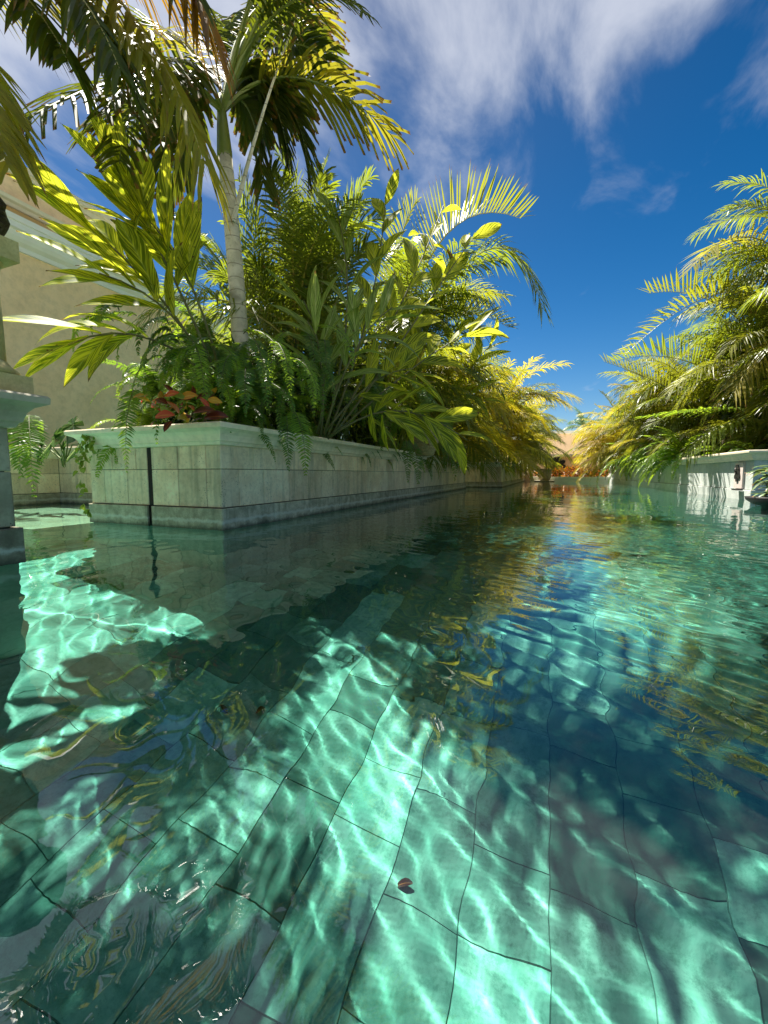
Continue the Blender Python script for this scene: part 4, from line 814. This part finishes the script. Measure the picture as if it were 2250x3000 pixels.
for i, y in enumerate([13.3, 14.6, 16.4, 18.4, 20.5, 23.0]):
    fern(['fern', 'second fern', 'third fern', 'fourth fern', 'fifth fern', 'last fern'][i] + ' hanging at the foot of the golden left bank palms past the wall bend', 'ferns under the golden palms', (-1.5, y, SZ + .1), 16, 1.35, 450 + i, .5, out=0, outw=.65)
bf = fern('dark fern hanging beside the pier over the back planter wall', None, at(95, 1290, 4.6) , 5, 1.0, 500, 0.0)
for a, b_, k in (((85, 1215, 4.5), (100, 1455, 4.1), 1), ((60, 1230, 4.5), (62, 1400, 4.2), 2)): hpx(bf, a, b_, seed=90 + k, n=34, L=.17, out=.12, wd=.03)

# croton, monstera, pothos in the near corner
ct = empty('croton', at(540, 1260, 2.95), 'croton with red, orange and yellow leaves at the near planter corner', 'croton')
rg = random.Random(9)
CL = {k: blade('leaf', .15, .062, k, 3, .5, .3, 6) for k in ('red', 'redy', 'maroon', 'pothos')}
for i in range(46):
    px, py = rg.uniform(420, 640), rg.uniform(1150, 1238); q = at(px, py, rg.uniform(2.64, 2.9)) - np.array(PW(ct))
    k = rg.choice(['red', 'redy', 'maroon', 'maroon', 'maroon', 'pothos', 'redy']); link('leaf', CL[k], ct, q, orient((rg.gauss(0, 1), -.7 + rg.gauss(0, .5), rg.gauss(.1, .6)), (0, -.6, .8), rg.gauss(0, .6)), rg.uniform(.5, .8))
for px, py, k, s in ((455, 1222, 'red', 1.3), (485, 1160, 'red', .9), (528, 1165, 'redy', 1.1), (505, 1150, 'pothos', .9), (560, 1215, 'maroon', 1.6), (600, 1225, 'maroon', 1.5), (470, 1195, 'pothos', 1), (610, 1170, 'redy', .9)):
    link('leaf', CL[k], ct, at(px, py, 2.60) - np.array(PW(ct)), orient((.6, -.1, .15 * rg.gauss(0, 1)), (-.3, -.8, .5), rg.gauss(0, .2)), s * .85)
m = MB(); m.tube([(.06, .12, -.02), (.06, .14, .12)], [.012, .008], 6); link('stem', m.mesh('stem', M['fstem']), ct)
def monstera_leaf(seed):
    V = [(0, 0, 0)]; UV = [(0, .5)]; Fc = []; n = 40; rg_ = random.Random(seed)
    for i in range(n + 1):
        A = -math.pi * .93 + 2 * math.pi * .93 * i / n; r = .17 * (1 + .25 * math.cos(A)) * (1 if i % 5 not in (4,) else .45); V.append((r * math.cos(A) + .03, r * math.sin(A), -.35 * r * abs(math.sin(A)) + .03)); UV.append((.5 + .5 * math.cos(A), .5 + .5 * math.sin(A)))
    for i in range(1, n + 1): Fc.append((0, i, i + 1))
    return mk('leaf', V, Fc, M['mons'], uv=UV)
ML = [monstera_leaf(i) for i in range(2)]
mo = empty('monstera', at(190, 1330, 4.8), 'monstera with split round leaves behind the back planter wall', 'monstera')
for px, py, d, r_, s in ((160, 1285, 4.7, .2, 1.3), (215, 1245, 4.9, -.3, 1.2), (120, 1310, 4.9, .5, 1.0), (235, 1300, 4.8, .1, 1.1), (185, 1320, 4.6, .6, .9), (70, 1300, 5, .2, 1.2)):
    q = at(px, py, d) - np.array(PW(mo)); link('leaf', ML[px % 2], mo, q, orient((r_, -.4, -.55), (-.2, -.8, .6), r_), s)
    mm = MB(); mm.tube([(0, 0, -.1), q * .5 + np.array([0, 0, .05]), q], [.008, .007, .005], 5); link('stalk', mm.mesh('stalk', M['rachis_g']), mo)
po1 = empty('pothos_vine', at(255, 1290, 3.35), 'pale pothos vine trailing down the left end of the near planter', 'vine')
PL = blade('leaf', .06, .045, 'pothos', 1, .5, .3, 4)
for i in range(70):
    t = rg.random(); px = 250 + rg.gauss(0, 14) + 20 * math.sin(6 * t); py = 1255 + 260 * t ** 1.3 if i % 2 else 1250 + 120 * t
    px = (265 - 25 * math.sin(t * 3)) + rg.gauss(0, 6) if i % 2 else px
    link('leaf', PL, po1, at(px, py, 3.42) - np.array(PW(po1)), orient((rg.gauss(0, .6), rg.gauss(-.4, .5), -.6), (-.3, -.8, .3), rg.gauss(0, .5)), rg.uniform(.6, 1.2))

# undergrowth
un = ['undergrowth behind the croton at the planter corner', 'undergrowth round the palm trunk foot', 'undergrowth behind the pale ginger', 'undergrowth behind the basket pot', 'undergrowth under the arching areca', 'undergrowth under the first golden palm', 'undergrowth under the second golden palm', 'undergrowth under the wall bend palms']
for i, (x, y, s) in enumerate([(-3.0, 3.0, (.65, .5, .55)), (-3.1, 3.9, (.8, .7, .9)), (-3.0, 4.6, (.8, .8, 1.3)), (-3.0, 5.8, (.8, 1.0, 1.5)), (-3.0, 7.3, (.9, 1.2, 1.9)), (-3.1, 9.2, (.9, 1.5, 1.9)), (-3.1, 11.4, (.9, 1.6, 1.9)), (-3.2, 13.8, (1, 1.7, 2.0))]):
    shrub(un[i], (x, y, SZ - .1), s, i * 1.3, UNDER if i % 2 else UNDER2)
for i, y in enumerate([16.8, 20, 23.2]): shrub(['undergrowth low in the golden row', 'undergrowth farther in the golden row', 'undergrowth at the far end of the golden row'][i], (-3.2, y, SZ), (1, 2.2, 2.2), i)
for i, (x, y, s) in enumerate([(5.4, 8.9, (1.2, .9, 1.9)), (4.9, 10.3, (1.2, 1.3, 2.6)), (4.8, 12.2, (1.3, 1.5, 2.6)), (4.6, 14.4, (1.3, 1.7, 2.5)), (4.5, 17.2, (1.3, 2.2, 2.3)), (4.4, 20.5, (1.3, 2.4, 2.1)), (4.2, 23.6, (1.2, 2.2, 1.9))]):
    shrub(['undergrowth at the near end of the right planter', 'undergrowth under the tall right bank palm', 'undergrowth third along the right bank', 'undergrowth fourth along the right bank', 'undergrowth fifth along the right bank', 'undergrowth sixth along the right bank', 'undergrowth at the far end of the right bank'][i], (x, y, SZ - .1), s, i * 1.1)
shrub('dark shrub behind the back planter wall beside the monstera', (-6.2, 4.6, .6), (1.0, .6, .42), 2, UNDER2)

# ------------------------------------------------------------------ pots, ornament, far end
bk = empty('basket_pot', at(1245, 1315, 4.75), 'woven basket pot half hidden in the near planter under ginger leaves', 'pot')
m = MB(); pr_ = [(.10, -.08), (.125, -.02), (.15, .06), (.165, .14), (.16, .19), (.14, .19)]
pr_ = [(r + .004 * math.sin(z * 190), z) for z0 in [0] for r, z in [(np.interp(zz, [-.08, .06, .14, .20], [.10, .15, .165, .155]), zz) for zz in np.linspace(-.08, .20, 36)]]
m.lathe(pr_, n=30); link('basket', m.mesh('basket', M['weave'], True), bk); m = MB(); m.lathe([(.001, .185), (.15, .185), (.15, .20), (.001, .20)], n=20); link('soil', m.mesh('soil', M['soil']), bk)
fpz = at_z(1634, 1411, 0.03)
pot = empty('ceramic_pot', (-.25, 24.0, 0), 'tan ceramic pot standing at the far end of the channel left of the orange flowers', 'pot')
m = MB(); m.box((-.5, -.5, FLOOR_Z), (.5, .5, .05)); link('footing', m.mesh('footing', M['base']), pot)
m = MB(); m.lathe([(.22, .05), (.30, .12), (.36, .40), (.37, .62), (.42, .64), (.42, .70), (.34, .70)], n=24); link('body', m.mesh('body', M['pot'], True), pot)
for i in range(9): link('frond', AR['ygreen'][rg.choice([0, 1, 2, 3])], pot, (0, 0, .7), (0, 0, i * .7), .6)
# far peach wall with white coping, iron leaf ornament, bed of orange flowers
fw = empty('garden_wall', (1, 25.9, 0), 'peach garden wall with white coping across the far end of the channel', 'wall')
m = MB(); m.box((-4, -.1, FLOOR_Z), (5, .25, 1.38)); link('wall', m.mesh('wall', M['peach']), fw)
m = MB(); m.box((-4, -.2, 1.38), (5, .35, 1.46)); m.box((-4, -.25, 1.46), (5, .4, 1.53)); link('coping', m.mesh('coping', M['white']), fw)
for xx in (-1.9, .9): m = MB(); m.box((xx, -.16, 0), (xx + .28, -.1, 1.38)); link('pilaster', m.mesh('pilaster', M['peach']), fw)
fb = empty('flower_bed', (0, 24.9, 0), 'bed of orange and dark red flowers in a low white box below the peach wall', 'flower bed')
m = MB(); m.box((-1.0, -.4, FLOOR_Z), (3.4, .5, .16)); m.box((-1.04, -.44, .16), (3.44, .54, .26)); link('box', m.mesh('box', M['white']), fb)
fm_ = bushmesh('flowers', ['flower', 'flower', 'maroon', 'redy', 'shade'], 2200, (1.9, .42, .32), .13, .09, 31, droop=-.4); f_ = link('flowers', fm_, fb, (1.1, 0, .45)); f_['kind'] = 'stuff'
orn = empty('iron_ornament', (.35, 25.74, 1.0), 'black round leaf-shaped iron ornament on the peach far wall', 'ornament')
for i, A in enumerate([-100, -60, -20, 20, 60, 100]):
    m = MB(); a = R(90 - A); V = []
    for k in range(9): t = k / 8 * 2 * math.pi; V.append((.30 * math.cos(a) + .24 * math.cos(t) * math.cos(a) - .13 * math.sin(t) * math.sin(a), -.02, .30 * math.sin(a) + .24 * math.cos(t) * math.sin(a) + .13 * math.sin(t) * math.cos(a) - .1))
    V = V[:8]; V2 = [(x, .02, z) for x, y, z in V]; m.add(V + V2, [tuple(range(8)), tuple(range(15, 7, -1))] + [(k, 8 + k, 8 + (k + 1) % 8, (k + 1) % 8) for k in range(8)]); link('iron_leaf', m.mesh('iron_leaf', M['iron']), orn)
m = MB(); m.tube([(0, 0, -.42), (0, 0, 0)], [.03, .03], 6); link('stalk', m.mesh('stalk', M['iron']), orn)
fb2 = empty('tan_building', (2, 36, .3), 'plain peach-tan building far behind the end wall', 'building')
m = MB(); m.box((-9, 0, 0), (7, 8, 3.3)); link('wall', m.mesh('wall', M['peach']), fb2); m = MB(); m.box((-9.2, -.2, 3.3), (7.2, 8.2, 3.5)); link('coping', m.mesh('coping', M['white']), fb2)
# coconut palm in the distance
cp_ = at(1700, 1255, 46); cn = empty('coconut_palm', (cp_[0], cp_[1], .3), 'distant blue-green coconut palm against the sky at the end of the channel', 'palm tree')
m = MB(); m.tube([(0, 0, 0), (.3, 0, cp_[2] - .3)], [.2, .14], 8); link('trunk', m.mesh('trunk', M['trunk'], True), cn)
CN = [frond('frond', bent(3.0, e, b_, .05), 34, .75, .07, 'blue', 500 + i, lift=.1, grav=.5, rach=.03, rm='rachis_g') for i, (e, b_) in enumerate([(82, 40), (60, 80), (35, 90), (10, 80)])]
for i in range(15): link('frond', CN[[0, 1, 1, 2, 2, 3][i % 6]], cn, (.3, 0, cp_[2] - .3), (0, 0, i * 2.4), rg.uniform(.75, 1.0))
# plaque with iron flowers on the sunlit right wall
pqy = 8.55
pq = empty('wall_plaque', (QX, pqy, .4), 'pinkish plaque with dark metal leaves on the sunlit right planter wall', 'plaque')
m = MB(); m.box((-.035, -.16, -.22), (-.004, .16, .20)); link('panel', m.mesh('panel', M['plaque']), pq)
for i, (y, z, r) in enumerate([(.05, .13, .05), (.10, .07, .04), (.06, .03, .05), (.0, .05, .06), (-.03, -.02, .06), (.08, -.03, .05), (.02, -.08, .045), (-.02, .10, .035)]):
    m = MB(); n_ = 8; V = [(-.050, y + r * math.cos(6.283 * k / n_), z + r * .8 * math.sin(6.283 * k / n_) * (1.3 if k % 2 else .8)) for k in range(n_)]; V += [(-.036, a, b_) for _, a, b_ in V]
    m.add(V, [tuple(range(n_)), tuple(range(2 * n_ - 1, n_ - 1, -1))] + [(k, n_ + k, n_ + (k + 1) % n_, (k + 1) % n_) for k in range(n_)]); link('metal_leaf', m.mesh('metal_leaf', M['iron']), pq)
m = MB(); m.box((-.12, -.22, -.25), (-.036, -.02, -.23)); link('shelf', m.mesh('shelf', M['iron']), pq)
# succulent in a dark bowl at the right edge
sp_ = at_z(2262, 1483, 0); su = empty('succulent_plant', (sp_[0], sp_[1], 0), 'pale green succulent with orange lower leaves in a dark bowl at the right edge', 'potted plant')
m = MB(); m.lathe([(.10, FLOOR_Z), (.10, .0), (.19, .02), (.27, .08), (.28, .12), (.24, .12)], n=24); link('bowl', m.mesh('bowl', M['iron'], True), su)
SL = blade('leaf', .26, .05, 'succ', 2, .7, .35, 6)
for i in range(80):
    z = .10 + .42 * rg.random(); yaw = rg.uniform(0, 6.28); e = rg.uniform(-.35, .7); link('leaf', SL, su, (.05 * math.cos(yaw), .05 * math.sin(yaw), z), orient((math.cos(yaw), math.sin(yaw), e), (0, 0, 1), rg.gauss(0, .2)), rg.uniform(.7, 1.05))
m = MB(); m.tube([(0, 0, .1), (0, 0, .5)], [.03, .02], 6); link('stem', m.mesh('stem', M['fstem']), su)
# leaves fallen on the pool floor
LFm = blade('fallen_leaf', .07, .026, 'maroon', 2, .9, .4, 5)
for i, (px, py) in enumerate([(640, 2075), (752, 2112), (1205, 2610)]):
    r_ = ray(px, py); r_ = r_ / np.linalg.norm(r_); P = _O + r_ * (-EYE / r_[2]); s_ = r_[:2] / 1.333; zz = math.sqrt(1 - s_ @ s_)
    o = link('fallen_leaf', LFm, None, (P[0] + s_[0] / zz * 1.32, P[1] + s_[1] / zz * 1.32, FLOOR_Z + .03), (0, .1, i * 1.7)); receiver(o)
    tag(o, ['brown fallen leaf on the pool floor, leftmost of the sunken leaves', 'curled fallen leaf on the pool floor, middle one of the three sunken leaves', 'small dark leaf nearest the camera on the pool floor'][i], 'leaf', 'leaves on the pool floor')
